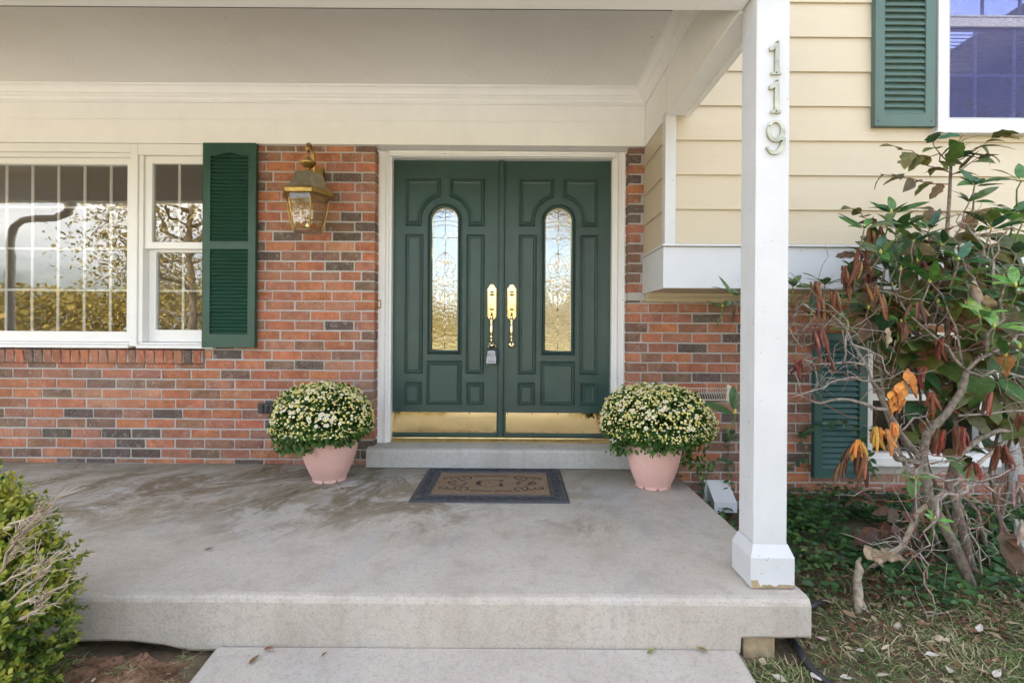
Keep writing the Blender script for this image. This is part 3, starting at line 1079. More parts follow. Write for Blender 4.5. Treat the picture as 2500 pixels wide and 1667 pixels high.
# ------------------------------------------------------------------ house numbers
def stroke(pts, widths):
    """closed outline of a pen stroke of changing width"""
    n = len(pts)
    Lf, Rt = [], []
    for i in range(n):
        a, b = Vector(pts[max(0, i - 1)]), Vector(pts[min(n - 1, i + 1)])
        d = (b - a).normalized()
        q = Vector((-d.y, d.x)) * widths[i] / 2
        Lf.append(tuple(Vector(pts[i]) + q)); Rt.append(tuple(Vector(pts[i]) - q))
    return Rt + Lf[::-1]
ONE = [(0.0, 0.0), (0.036, 0.0), (0.036, 0.007), (0.0285, 0.010), (0.0285, 0.124), (0.020, 0.124), (0.014, 0.113), (0.004, 0.104), (-0.006, 0.098), (-0.006, 0.087), (0.004, 0.088), (0.013, 0.094), (0.0130, 0.010), (0.0, 0.007)]
def digit_mesh(kind, cx, z0, parent, mirror=1):
    mb = MB()
    y0, y1 = 1.788, 1.7985
    if kind == '1':
        mb.plate([(cx - 0.019 + p[0], z0 + p[1]) for p in ONE], [], y0, y1)
        scr = [(cx + 0.0015, z0 + 0.116), (cx - 0.001, z0 + 0.006)]
    else:
        c = (cx, z0 + 0.083)
        out = [(c[0] + 0.0335 * math.cos(a), c[1] + 0.040 * math.sin(a)) for a in np.linspace(0, 2 * PI, 32, endpoint=False)]
        inn = [(c[0] - 0.002 + 0.0195 * math.cos(a), c[1] + 0.003 + 0.029 * math.sin(a)) for a in np.linspace(0, 2 * PI, 32, endpoint=False)]
        mb.plate(out, [inn], y0, y1)
        pts, wd = [], []
        for i in range(15):
            a = R(5) - i / 14 * R(150)
            pts.append((cx - 0.006 + 0.033 * math.cos(a), z0 + 0.058 - 0.004 + 0.050 * math.sin(a)))
            wd.append(0.017 - 0.009 * abs(i / 14 - 0.25) - (0.004 if i > 11 else 0))
        mb.plate(stroke(pts, wd), [], y0 + 0.0004, y1 - 0.0003)
        scr = [(cx - 0.025, z0 + 0.100), (cx + 0.020, z0 + 0.045)]
    o = mb.build('digit', 'nickel', parent, bevel=0.0018)
    for sx_, sz in scr:
        m2 = MB(); m2.lathe([(0.0026, 0), (0.0026, 0.003)], (sx_, y0 - 0.0022, sz), 10, 'Y'); m2.build('screw', 'screw', o)
for kind, z0, lab in (('1', 1.868, 'topmost worn metal numeral 1 on the white porch post'), ('1', 1.728, 'middle worn metal numeral 1 on the post, just above the 9'), ('9', 1.580, 'worn metal numeral 9, lowest of the three on the post')):
    t_ = thing('house_number', lab, 'house number', (0.936, 1.799, z0), 'house numbers on the post')
    digit_mesh(kind, 0.938, z0, t_)

# ------------------------------------------------------------------ door frame
df = thing('door_frame', 'white moulded frame and brass threshold round the double green doors', 'door frame', (-0.11, 3.46, 0.13))
XL0, XL1, XR0, XR1, HT = -0.984, -0.906, 0.669, 0.757, 2.137
def casing_prof(s):
    return [(0.0, 0.0), (0.0, -0.020), (0.014, -0.024), (0.020, -0.016), (0.052, -0.014), (0.060, -0.020), (0.066, -0.012), (0.074, -0.008), (0.074, 0.0)]
for x_out, sgn, nm in ((XL0, 1, 'casing'), (XR1, -1, 'casing')):
    mb = MB()
    pf = [(x_out + sgn * u, 3.46 + w) for u, w in casing_prof(0)]
    n = len(pf)
    v = [(x, y, 0.132) for x, y in pf] + [(x, y, 2.176) for x, y in pf]
    f = [(i, (i + 1) % n, n + (i + 1) % n, n + i) for i in range(n)] + [tuple(range(n)), tuple(range(n, 2 * n))]
    mb.add(v, f)
    mb.build(nm, 'casing', df)
    mb = MB()
    xi = x_out + sgn * 0.0745
    mb.box(min(xi, xi + sgn * 0.018), max(xi, xi + sgn * 0.018), 3.468, 3.60, 0.132, 2.176)
    mb.box(min(xi + sgn * 0.001, xi - sgn * 0.07), max(xi + sgn * 0.001, xi - sgn * 0.07), 3.462, 3.61, 0.132, 2.30)
    mb.build('jamb', 'casing', df)
mb = MB()
mb.bbox(XL0 + 0.076, XR1 - 0.076, 3.440, 3.462, HT + 0.006, 2.176, 0.002)
mb.box(XL0 + 0.076, XR1 - 0.076, 3.463, 3.60, HT + 0.003, 2.30)
mb.bbox(XL0 + 0.078, XR1 - 0.078, 3.428, 3.4395, 2.155, 2.175, 0.003)
mb.build('head', 'casing', df)
mb = MB()
mb.extrude_x([(3.475, 0.131), (3.475, 0.138), (3.492, 0.150), (3.510, 0.152), (3.512, 0.160), (3.60, 0.160), (3.60, 0.131)], XL0 + 0.078, XR1 - 0.078)
mb.build('threshold', 'threshold', df)
# little broken trim ends at the head
for xx in (XL0 - 0.010, XR1 - 0.012):
    mb = MB(); mb.bbox(xx, xx + 0.022, 3.405, 3.438, 2.158, 2.176, 0.003); mb.build('trim_end', 'casing', df)

# ------------------------------------------------------------------ the two door leaves
DY = 3.520
def arch(x0, x1, z0, ztop, n=16):
    r = (x1 - x0) / 2
    cx, zs = (x0 + x1) / 2, ztop - (x1 - x0) / 2
    pts = [(x0, z0), (x1, z0)]
    pts += [(cx + r * math.cos(a), zs + r * math.sin(a)) for a in np.linspace(0, PI, n)]
    return pts

STEPS = [(0.0, 0.0), (0.002, 0.010), (0.007, 0.014), (0.012, 0.009), (0.0135, 0.0012), (0.020, 0.0008), (0.0225, 0.008), (0.028, 0.0115), (0.036, 0.0095)]
def door_leaf(x0, label, handle_x, lockbox):
    W = 0.765
    t_ = thing('front_door', label, 'door', (x0 + W / 2, DY, 0.17), 'double front doors')
    cx = x0 + W / 2
    g0, g1 = cx - 0.093, cx + 0.093
    mb = MB()
    hole = arch(g0 - 0.004, g1 + 0.004, 0.777, 1.804)
    mb.plate(rect(x0, x0 + W, 0.166, HT), [hole], DY, DY + 0.044)
    leaf = mb.build('leaf', 'door', t_)
    def panel(outline):
        m = MB(); relief(m, outline, STEPS, DY - 0.0006); m.build('panel', 'door', t_)
    panel(rect(x0 + 0.098, x0 + 0.228, 0.614, 1.610))
    panel(rect(x0 + 0.537, x0 + 0.667, 0.614, 1.610))
    panel(rect(x0 + 0.258, x0 + 0.507, 0.393, 0.707))
    panel(rect(x0 + 0.098, x0 + 0.222, 0.393, 0.554))
    panel(rect(x0 + 0.543, x0 + 0.667, 0.393, 0.554))
    zs, RR = 1.711, 0.168
    arc = []
    for a in np.linspace(PI, PI - math.acos(0.0325 / RR), 10):
        arc.append((cx + RR * math.cos(a), zs + RR * math.sin(a)))
    left = [(x0 + 0.100, 1.669), (cx - RR, 1.669)] + arc + [(cx - 0.0325, 2.008), (x0 + 0.100, 2.008)]
    panel(left)
    right = [(2 * cx - p[0], p[1]) for p in left][::-1]
    panel(right)
    # moulding round the light
    m = MB()
    relief(m, arch(g0 - 0.030, g1 + 0.030, 0.751, 1.830, 24), [(0.0, 0.0), (0.002, 0.014), (0.008, 0.018), (0.013, 0.008), (0.016, 0.006), (0.020, 0.015), (0.026, 0.013), (0.0305, 0.0)], DY - 0.0006, False)
    m.build('glass_surround', 'door', t_)
    # arched textured glass with brass came
    m = MB(); m.plate(arch(g0 - 0.002, g1 + 0.002, 0.779, 1.802), [], DY + 0.014, DY + 0.020)
    glass = m.build('glass', 'doorglass', t_)
    cy = DY + 0.012
    P = lambda u, z: (cx + u, cy, z)
    cm = MB()
    def came(pts, r=0.0021):
        cm.tube(pts, r, 5)
    ol = arch(g0, g1, 0.781, 1.800, 22)
    came([(p[0], cy, p[1]) for p in ol] + [(ol[0][0], cy, ol[0][1])], 0.0042)
    def bow(zc, sag, n=9):
        return [P(-0.092 + 0.184 * i / (n - 1), zc + sag * (1 - (2 * i / (n - 1) - 1) ** 2)) for i in range(n)]
    came(bow(1.696, 0.014)); came(bow(1.665, 0.014))
    came(bow(0.885, -0.014)); came(bow(0.858, -0.014))
    came([P(0, 1.79), P(0, 1.63)]); came([P(0, 1.545), P(0, 1.485)])
    came([P(0, 0.785), P(0, 0.93)]); came([P(0, 1.02), P(0, 1.07)])
    def star(zc, a, b):
        for s1 in (1, -1):
            for s2 in (1, -1):
                came([P(s1 * a * (1 - k / 6) ** 1.7, zc + s2 * b * (k / 6) ** 1.7 if k else zc) for k in range(7)])
        came([P(-0.09, zc), P(-a, zc)]); came([P(a, zc), P(0.09, zc)])
    star(1.588, 0.028, 0.045); star(0.975, 0.028, 0.045)
    zc = 1.277
    for s2 in (1, -1):
        for s1 in (1, -1):
            # outer petal, inner petal, strap
            came([P(s1 * 0.074 * math.sin(PI * k / 14) ** 0.8 if 0 < k < 14 else P(0, 0)[0] - cx, zc + s2 * (0.208 - 0.19 * k / 14)) for k in range(12)])
            came([P(s1 * 0.036 * math.sin(PI * k / 10), zc + s2 * (0.205 - 0.150 * k / 10)) for k in range(11)])
            came([P(s1 * (0.066 - 0.060 * k / 5), zc + s2 * (0.050 - 0.095 * k / 5)) for k in range(6)])
            came([P(s1 * (0.030 + 0.060 * k / 5), zc + s2 * (0.030 - 0.055 * k / 5) * (1 if k < 3 else 1)) for k in range(4)])
        came([P(0, zc + s2 * 0.205), P(0, zc + s2 * 0.075)])
    for s1 in (1, -1):
        came([P(s1 * 0.066, zc), P(s1 * 0.09, zc)])
    cm.build('came', 'brass', glass)
    # bevelled clear pieces in the middle of the pattern
    bv = MB()
    for s2 in (1, -1):
        for s1 in (1, -1):
            bv.plate([(cx + s1 * 0.004, zc + s2 * 0.185), (cx + s1 * 0.030, zc + s2 * 0.13), (cx + s1 * 0.004, zc + s2 * 0.07)][::(s1 * s2)], [], cy - 0.001, cy + 0.0018)
            bv.plate([(cx + s1 * 0.040, zc + s2 * 0.16), (cx + s1 * 0.070, zc + s2 * 0.11), (cx + s1 * 0.045, zc + s2 * 0.055)][::(s1 * s2)], [], cy - 0.001, cy + 0.0018)
    for s1 in (1, -1):
        bv.plate([(cx + s1 * 0.008, zc), (cx + s1 * 0.035, zc + 0.028), (cx + s1 * 0.062, zc), (cx + s1 * 0.035, zc - 0.028)][::s1], [], cy - 0.001, cy + 0.0018)
    bv.build('bevelled_piece', 'bevelglass', glass)
    # kick plate with screws
    m = MB(); m.bbox(x0 + 0.014, x0 + W - 0.004, DY - 0.0025, DY - 0.0003, 0.192, 0.338, 0.0008)
    kp = m.build('kick_plate', 'kick', t_)
    for i in range(5):
        for zz in (0.200, 0.330):
            m = MB(); m.lathe([(0.004, 0.0), (0.0035, 0.0015), (0.001, 0.0022)][::-1], (x0 + 0.026 + i * (W - 0.045) / 4, DY - 0.0048, zz), 8, 'Y'); m.build('screw', 'screw', kp)
    # handle set
    hx, zt, zb = handle_x, 1.258, 0.992
    hw = 0.036
    o = [(hx - hw, zb + 0.030), (hx - hw + 0.006, zb + 0.026), (hx - hw + 0.010, zb + 0.016), (hx - 0.014, zb + 0.006), (hx, zb), (hx + 0.014, zb + 0.006), (hx + hw - 0.010, zb + 0.016), (hx + hw - 0.006, zb + 0.026), (hx + hw, zb + 0.030),
         (hx + hw, zt - 0.030), (hx + hw - 0.008, zt - 0.026), (hx + hw - 0.014, zt - 0.012), (hx + 0.012, zt - 0.002), (hx, zt), (hx - 0.012, zt - 0.002), (hx - hw + 0.014, zt - 0.012), (hx - hw + 0.008, zt - 0.026), (hx - hw, zt - 0.030)]
    m = MB(); m.plate(o, [], DY - 0.004, DY - 0.0004)
    relief(m, o, [(0.0, 0.004), (0.004, 0.008), (0.007, 0.0085), (0.009, 0.0065), (0.011, 0.006)], DY)
    hp = m.build('handle_plate', 'brass', t_)
    m = MB(); m.lathe([(0.019, 0.010), (0.019, 0.006), (0.016, 0.0), (0.010, -0.003), (0.003, -0.004)], (hx, DY - 0.014, zt - 0.070), 20, 'Y'); kh = m.build('lock_cylinder', 'brass', hp)
    m = MB(); m.bbox(hx - 0.0025, hx + 0.0025, DY - 0.0195, DY - 0.0178, zt - 0.078, zt - 0.064, 0.0006)
    m.lathe([(0.0048, 0.0), (0.0042, 0.0015)][::-1], (hx, DY - 0.0196, zt - 0.071), 10, 'Y')
    m.build('keyhole', 'screw', hp)
    m = MB()
    m.bbox(hx - 0.014, hx + 0.014, DY - 0.026, DY - 0.008, zt - 0.190, zt - 0.178, 0.003)
    m.bbox(hx - 0.010, hx + 0.010, DY - 0.042, DY - 0.024, zt - 0.184, zt - 0.179, 0.002)
    m.build('thumb_latch', 'oldbrass', hp)
    m = MB()
    m.tube([(hx, DY - 0.006, zb + 0.055), (hx, DY - 0.030, zb + 0.052), (hx, DY - 0.048, zb + 0.035), (hx, DY - 0.054, zb + 0.012)], [0.010, 0.008, 0.008, 0.010], 12)
    m.tube([(hx, DY - 0.054, zb + 0.015), (hx, DY - 0.054, zb + 0.004), (hx, DY - 0.054, zb - 0.004), (hx, DY - 0.054, zb - 0.012), (hx, DY - 0.054, zb - 0.020), (hx, DY - 0.054, zb - 0.025), (hx, DY - 0.054, zb - 0.100), (hx, DY - 0.054, zb - 0.106), (hx, DY - 0.054, zb - 0.114), (hx, DY - 0.054, zb - 0.124)],
           [0.010, 0.0105, 0.008, 0.0105, 0.0075, 0.0115, 0.0115, 0.0075, 0.0105, 0.008], 14)
    m.tube([(hx, DY - 0.054, zb - 0.120), (hx, DY - 0.052, zb - 0.145), (hx, DY - 0.040, zb - 0.162), (hx, DY - 0.012, zb - 0.168)], [0.008, 0.0065, 0.006, 0.006], 12)
    m.build('grip', 'brass', hp)
    m = MB(); m.lathe([(0.008, -0.004), (0.018, -0.002), (0.022, 0.004), (0.027, 0.008), (0.028, 0.012)], (hx, DY - 0.0125, zb - 0.168), 24, 'Y')
    m.build('rosette', 'brass', hp)
    return t_
door_l = door_leaf(-0.905, 'left leaf of the green double door, with the lock box hanging from it', -0.183, True)
door_r = door_leaf(-0.093, 'right leaf of the green double door, behind the right pot', -0.041, False)
mb = MB(); mb.bbox(-0.139, -0.094, DY - 0.020, DY + 0.03, 0.166, HT - 0.001, 0.006)
mb.bbox(-0.128, -0.107, DY - 0.026, DY - 0.0205, 0.168, HT - 0.002, 0.004)
mb.build('astragal', 'door', door_l)

# lock box
lb = thing('lock_box', 'small grey key lock box hanging from the left door handle', 'lock box', (-0.183, 3.49, 0.69))
lx, lz = -0.178, 0.690
mb = MB(); mb.bbox(lx - 0.040, lx + 0.040, DY - 0.062, DY - 0.010, lz, lz + 0.098, 0.008); mb.build('shell', 'lockblue', lb)
mb = MB()
face = [(lx - 0.037, lz + 0.004), (lx + 0.030, lz + 0.004), (lx + 0.030, lz + 0.045), (lx + 0.024, lz + 0.062), (lx + 0.024, lz + 0.084), (lx + 0.018, lz + 0.090), (lx - 0.026, lz + 0.090), (lx - 0.031, lz + 0.084), (lx - 0.031, lz + 0.062), (lx - 0.037, lz + 0.045)]
mb.plate(face, [], DY - 0.068, DY - 0.060); fc = mb.build('face', 'lockgrey', lb, bevel=0.002)
mb = MB(); mb.plate([(lx - 0.026, lz + 0.068), (lx + 0.018, lz + 0.068), (lx + 0.018, lz + 0.074), (lx + 0.008, lz + 0.079), (lx - 0.016, lz + 0.079), (lx - 0.026, lz + 0.074)], [], DY - 0.0690, DY - 0.0675); mb.build('dial_window', 'blind', fc)
mb = MB()
mb.box(lx - 0.023, lx - 0.017, DY - 0.0695, DY - 0.067, lz + 0.058, lz + 0.070)
for i in range(4):
    mb.box(lx - 0.012 + i * 0.007, lx - 0.0075 + i * 0.007, DY - 0.0693, DY - 0.067, lz + 0.055, lz + 0.060)
mb.build('dial', 'ink', fc)
def text_obj(txt, size, loc, mat, parent, name):
    cu = bpy.data.curves.new('txt', 'FONT')
    cu.body = txt; cu.size = size; cu.extrude = 0.0004; cu.align_x = 'CENTER'
    o = bpy.data.objects.new('txt', cu)
    COL.objects.link(o)
    dg = bpy.context.evaluated_depsgraph_get()
    me = bpy.data.meshes.new_from_object(o.evaluated_get(dg))
    bpy.data.objects.remove(o); bpy.data.curves.remove(cu)
    me.materials.clear(); me.materials.append(M[mat])
    o = bpy.data.objects.new(name, me)
    link(o, parent, loc)
    o.rotation_euler = (R(90), 0, 0)
    return o
text_obj('Master', 0.0165, (lx - 0.004, DY - 0.0686, lz + 0.012), 'ink', fc, 'lettering')
mb = MB()
sh = [(lx - 0.026, lz + 0.092), (lx - 0.026, lz + 0.118)] + [(lx + 0.026 * math.cos(a), lz + 0.120 + 0.022 * math.sin(a)) for a in np.linspace(PI, 0, 10)] + [(lx + 0.026, lz + 0.118), (lx + 0.026, lz + 0.092)]
mb.tube([(a, DY - 0.034, b) for a, b in sh], 0.0048, 8); mb.build('shackle', 'chrome', lb)

# doorbell
db = thing('doorbell', 'small brass doorbell with white button on the left door casing', 'doorbell', (-0.965, 3.438, 1.10))
mb = MB(); mb.bbox(-0.977, -0.953, 3.430, 3.4395, 1.072, 1.132, 0.003); mb.build('plate', 'oldbrass', db)
mb = MB(); mb.bbox(-0.971, -0.959, 3.4245, 3.4295, 1.082, 1.122, 0.002); mb.build('button', 'trim', db)

# ------------------------------------------------------------------ door mat
dm = thing('door_mat', 'coir door mat with dark scroll print and black rubber border before the step', 'door mat', (-0.145, 2.95, 0))
mx0, mx1, my0, my1 = -0.582, 0.290, 2.640, 3.262
mb = MB()
v, f = [], []
rings = [(0.0, 0.0015), (0.002, 0.006), (0.010, 0.011), (0.018, 0.0135), (0.024, 0.0105), (0.074, 0.0105), (0.078, 0.0145), (0.084, 0.0145), (0.087, 0.009), (0.092, 0.009), (0.094, 0.013), (0.099, 0.013), (0.101, 0.006)]
for d, z in rings:
    v += [(mx0 + d, my0 + d, z), (mx1 - d, my0 + d, z), (mx1 - d, my1 - d, z), (mx0 + d, my1 - d, z)]
for i in range(len(rings) - 1):
    for k in range(4):
        f.append((i * 4 + k, i * 4 + (k + 1) % 4, i * 4 + 4 + (k + 1) % 4, i * 4 + 4 + k))
mb.add(v, f); bord = mb.build('rubber_border', 'rubber', dm)
mb = MB()
def spiral(cx, cy, r0, turns, a0, sgn, z, n=14):
    return [(cx + sgn * r0 * (1 - 0.85 * i / n) * math.cos(a0 + turns * 2 * PI * i / n), cy + r0 * (1 - 0.85 * i / n) * math.sin(a0 + turns * 2 * PI * i / n), z) for i in range(n + 1)]
def border_run(p0, p1, k):
    p0, p1 = Vector(p0), Vector(p1)
    d = (p1 - p0)
    nrm = Vector((-d.y, d.x, 0)).normalized()
    for i in range(k):
        c = p0 + d * (i + 0.5) / k
        s = 1 if i % 2 else -1
        sp = spiral(0, 0, 0.019, 1.25, 0.4 * i, s, 0)
        mb.tube([(c.x + a + nrm.x * 0.004 * s, c.y + b + nrm.y * 0.004 * s, 0.0118) for a, b, _ in sp], 0.0030, 5)
        w0, w1 = c - d / k * 0.5 + nrm * 0.018 * s, c + d / k * 0.5 - nrm * 0.018 * s
        q = c + nrm * 0.020 * -s
        mb.tube([(w0.x, w0.y, 0.0112), ((w0.x + q.x) / 2, (w0.y + q.y) / 2, 0.0122), (q.x, q.y, 0.0125), (w1.x, w1.y, 0.0112)], 0.0026, 5)
b_ = 0.049
border_run((mx0 + b_, my0 + b_, 0), (mx1 - b_, my0 + b_, 0), 17)
border_run((mx0 + b_, my1 - b_, 0), (mx1 - b_, my1 - b_, 0), 17)
border_run((mx0 + b_, my0 + b_ + 0.04, 0), (mx0 + b_, my1 - b_ - 0.04, 0), 10)
border_run((mx1 - b_, my0 + b_ + 0.04, 0), (mx1 - b_, my1 - b_ - 0.04, 0), 10)
mb.build('scroll_relief', 'rubber', bord)['kind'] = 'stuff'
mb = MB()
n = 40
v, f = [], []
for i in range(n + 1):
    for j in range(24 + 1):
        x = mx0 + 0.098 + (mx1 - mx0 - 0.196) * i / n; y = my0 + 0.098 + (my1 - my0 - 0.196) * j / 24
        v.append((x, y, 0.0088 + 0.0010 * noise.noise(Vector((x * 25, y * 25, 0)))))
for i in range(n):
    for j in range(24):
        f.append((i * 25 + j, (i + 1) * 25 + j, (i + 1) * 25 + j + 1, i * 25 + j + 1))
mb.add(v, f, True); coir = mb.build('coir_field', 'coir', dm)
mb = MB()
rp = random.Random(3)
mcx, mcy = (mx0 + mx1) / 2, (my0 + my1) / 2
def ribbon(pts, w, z=0.0106):
    for i in range(len(pts) - 1):
        if rp.random() < 0.10: continue
        a, b = Vector(pts[i]), Vector(pts[i + 1])
        d = (b - a)
        if d.length < 1e-5: continue
        q = Vector((-d.y, d.x)).normalized()
        w0, w1 = w * rp.uniform(0.6, 1.2) / 2, w * rp.uniform(0.6, 1.2) / 2
        zz = z + rp.uniform(0, 0.0006)
        mb.add([(*(a + q * w0), zz), (*(a - q * w0), zz), (*(b - q * w1 + d * 0.15), zz), (*(b + q * w1 + d * 0.15), zz)], [(0, 1, 2, 3)])
def scr(cx, cy, r, a0, a1, shrink, n=18):
    return [(cx + r * (1 - shrink * i / n) * math.cos(a0 + (a1 - a0) * i / n), cy + r * (1 - shrink * i / n) * math.sin(a0 + (a1 - a0) * i / n)) for i in range(n + 1)]
for s in (1, -1):
    for u in (1, -1):
        ribbon([(mcx + s * x, mcy + u * y) for x, y in scr(0.165, 0.100, 0.052, R(-60), R(380), 0.75)], 0.009)
        ribbon([(mcx + s * x, mcy + u * y) for x, y in [(0.19, 0.055), (0.165, 0.03), (0.150, 0.0)]], 0.010)
        ribbon([(mcx + s * x, mcy + u * y) for x, y in [(0.12, 0.13), (0.09, 0.142), (0.06, 0.134), (0.03, 0.146), (0.0, 0.138)]], 0.010)
        ribbon([(mcx + s * x, mcy + u * y) for x, y in scr(0.285, 0.085, 0.030, R(200), R(-150), 0.7)], 0.008)
        ribbon([(mcx + s * x, mcy + u * y) for x, y in [(0.215, 0.10), (0.235, 0.118), (0.255, 0.108)]], 0.008)
    ribbon([(mcx + s * x, mcy + y) for x, y in scr(0.235, 0.0, 0.036, R(120), R(-200), 0.7)], 0.008)
    for i in range(14):
        ribbon([(mcx + s * rp.uniform(0.2, 0.27), mcy + rp.uniform(-0.05, 0.05))] * 1 + [(mcx + s * rp.uniform(0.2, 0.27), mcy + rp.uniform(-0.05, 0.05))], 0.005) if i < 4 else None
# the worn initial in the middle
for dr in (0.0, 0.009, 0.017):
    ribbon([(mcx - 0.012 + (0.080 - dr) * math.cos(a), mcy + (0.070 - dr * 0.4) * math.sin(a)) for a in np.linspace(R(150), R(215), 12)], 0.011)
ribbon([(mcx - 0.012 + 0.078 * math.cos(a), mcy + 0.068 * math.sin(a)) for a in np.linspace(R(40), R(150), 22)], 0.005)
ribbon([(mcx - 0.012 + 0.078 * math.cos(a), mcy + 0.068 * math.sin(a)) for a in np.linspace(R(215), R(320), 22)], 0.005)
for dx in (0.0, 0.010):
    ribbon([(mcx + 0.052 + dx, mcy - 0.060 + 0.012 * i) for i in range(6)], 0.011)
    ribbon([(mcx + 0.050 + dx, mcy + 0.030 + 0.010 * i) for i in range(4)], 0.009)
mb.build('printed_scroll', 'matink', coir)['kind'] = 'stuff'

# ------------------------------------------------------------------ shutters
def shutter(x0, x1, z0, z1, yb, fields, stile, pitch, mat, label, group, archtop=False, th=0.030):
    t_ = thing('shutter', label, 'shutter', ((x0 + x1) / 2, yb, z0), group)
    yf = yb - th
    holes = []
    for i, (a, b) in enumerate(fields):
        if archtop and i == len(fields) - 1:
            xa, xb = x0 + stile, x1 - stile
            w = xb - xa
            top = [(xb - w * k / 16, b - 0.020 + 0.020 * max(0, math.sin(PI * min(1, max(0, (k - 2) / 12)))) ** 1.3) for k in range(17)]
            holes.append([(xa, a), (xb, a)] + top)
        else:
            holes.append(rect(x0 + stile, x1 - stile, a, b))
    mb = MB(); mb.plate(rect(x0, x1, z0, z1), holes, yf, yb)
    mb.build('frame', mat, t_, bevel=0.003)
    sl = MB()
    hw = (x1 - x0) / 2 - stile + 0.002
    sl.extrude_x([(-0.0125, -pitch * 0.40), (-0.0095, -pitch * 0.50), (0.010, pitch * 0.44), (0.006, pitch * 0.50)], -hw, hw)
    me = sl.mesh('slat', mat)
    for a, b in fields:
        n = max(1, int(round((b - a) / pitch)))
        p = (b - a) / n
        for i in range(n):
            inst('slat', me, ((x0 + x1) / 2, yf + 0.0155, a + p * (i + 0.5)), t_)
    mb = MB(); mb.box(x0 + stile - 0.004, x1 - stile + 0.004, yb - 0.004, yb - 0.0005, fields[0][0] - 0.004, fields[-1][1] + 0.004); mb.build('backing', mat, t_)
    for xx in (x0 + 0.020, x1 - 0.024):
        for zz in (z0 + 0.030, z1 - 0.045):
            mb = MB(); mb.lathe([(0.0015, 0), (0.0045, 0.0012), (0.005, 0.003)], (xx, yf - 0.0016, zz), 8, 'Y'); mb.build('screw', 'screw', t_)
    return t_
shutter(-2.120, -1.766, 0.798, 2.172, 3.334, [(0.889, 1.458), (1.512, 2.108)], 0.050, 0.0248, 'shutter', 'dark green louvred shutter on the brick between the big window and the lantern', 'louvred shutters', True)
shutter(2.054, 2.404, 2.119, 3.50, SY - 0.017, [(2.192, 3.44)], 0.057, 0.0365, 'shutter_faded', 'faded green louvred shutter on the cream siding, upper right', 'louvred shutters', th=0.028)
shutter(2.012, 2.370, -0.055, 0.918, 3.352, [(0.0, 0.870)], 0.054, 0.0385, 'shutter_low', 'dark blue-green louvred shutter behind the shrub, low on the brick', 'louvred shutters')

# ------------------------------------------------------------------ big window unit on the left
def frame_box(mb, x0, x1, y0, y1, z0, z1, w=0.003):
    mb.bbox(x0, x1, y0, y1, z0, z1, w)
pw = thing('picture_window', 'large fixed white picture window with grid at the far left', 'window', (-3.2, 3.40, 0.79))
mb = MB()
mb.bbox(-4.3, -2.634, 3.335, 3.46, 2.118, 2.176)                      # head
mb.bbox(-4.3, -2.634, 3.352, 3.46, 2.088, 2.117)
mb.bbox(-2.633, -2.583, 3.333, 3.46, 0.800, 2.176, 0.004)             # mullion to the side window
mb.bbox(-4.3, -2.634, 3.325, 3.46, 0.788, 0.812)                      # sill
mb.bbox(-4.3, -2.634, 3.345, 3.46, 0.813, 0.828)
mb.build('frame', 'vinyl', pw)
mb = MB()
mb.bbox(-4.3, -2.636, 3.372, 3.43, 0.829, 0.900)
mb.bbox(-4.3, -2.636, 3.372, 3.43, 2.046, 2.087)
mb.bbox(-2.684, -2.636, 3.373, 3.43, 0.9005, 2.0455)
mb.build('sash', 'vinyl', pw)
mb = MB(); mb.box(-4.3, -2.680, 3.396, 3.400, 0.896, 2.050); mb.build('pane', 'pane', pw)
for x in (-4.10, -3.917, -3.735, -3.552, -3.372, -3.192, -3.010, -2.828):
    mb = MB(); mb.bbox(x - 0.0095, x + 0.0095, 3.4115, 3.420, 0.898, 2.048, 0.002); mb.build('muntin', 'vinyl', pw)
for z in (1.184, 1.470, 1.757):
    mb = MB(); mb.bbox(-4.29, -2.682, 3.4025, 3.411, z - 0.0085, z + 0.0085, 0.002); mb.build('muntin', 'vinyl', pw)

sw = thing('side_window', 'narrow white double-hung window beside the left shutter', 'window', (-2.35, 3.40, 0.79))
mb = MB()
mb.bbox(-2.5825, -2.06, 3.335, 3.46, 2.100, 2.176)
mb.bbox(-2.5825, -2.06, 3.325, 3.46, 0.788, 0.812)
mb.bbox(-2.5825, -2.06, 3.350, 3.46, 0.813, 0.828)
mb.bbox(-2.5825, -2.553, 3.345, 3.46, 0.829, 2.099)
mb.bbox(-2.10, -2.06, 3.345, 3.46, 0.829, 2.099)
mb.build('frame', 'vinyl', sw)
def sash(x0, x1, z0, z1, y, st, rb, rt, name='sash', mat='vinyl', parent=None):
    mb = MB()
    mb.plate(rect(x0, x1, z0, z1), [rect(x0 + st, x1 - st, z0 + rb, z1 - rt)], y, y + 0.035)
    return mb.build(name, mat, parent, bevel=0.0025)
us = sash(-2.551, -2.102, 1.468, 2.097, 3.362, 0.047, 0.046, 0.046, 'upper_sash', parent=sw)
mb = MB(); mb.box(-2.506, -2.147, 3.380, 3.384, 1.512, 2.053); mb.build('pane', 'pane', us)
mb = MB(); mb.bbox(-2.344, -2.326, 3.386, 3.394, 1.514, 2.051, 0.002); mb.build('muntin', 'vinyl', us)
mb = MB(); mb.bbox(-2.504, -2.149, 3.3945, 3.402, 1.774, 1.789, 0.002); mb.build('muntin', 'vinyl', us)
ls = sash(-2.551, -2.102, 0.830, 1.490, 3.402, 0.047, 0.084, 0.040, 'lower_sash', parent=sw)
mb = MB(); mb.box(-2.506, -2.147, 3.420, 3.424, 0.912, 1.452); mb.build('pane', 'pane', ls)
mb = MB(); mb.bbox(-2.342, -2.324, 3.426, 3.434, 0.914, 1.450, 0.002); mb.build('muntin', 'vinyl', ls)
mb = MB(); mb.bbox(-2.504, -2.149, 3.4345, 3.442, 1.178, 1.193, 0.002); mb.build('muntin', 'vinyl', ls)

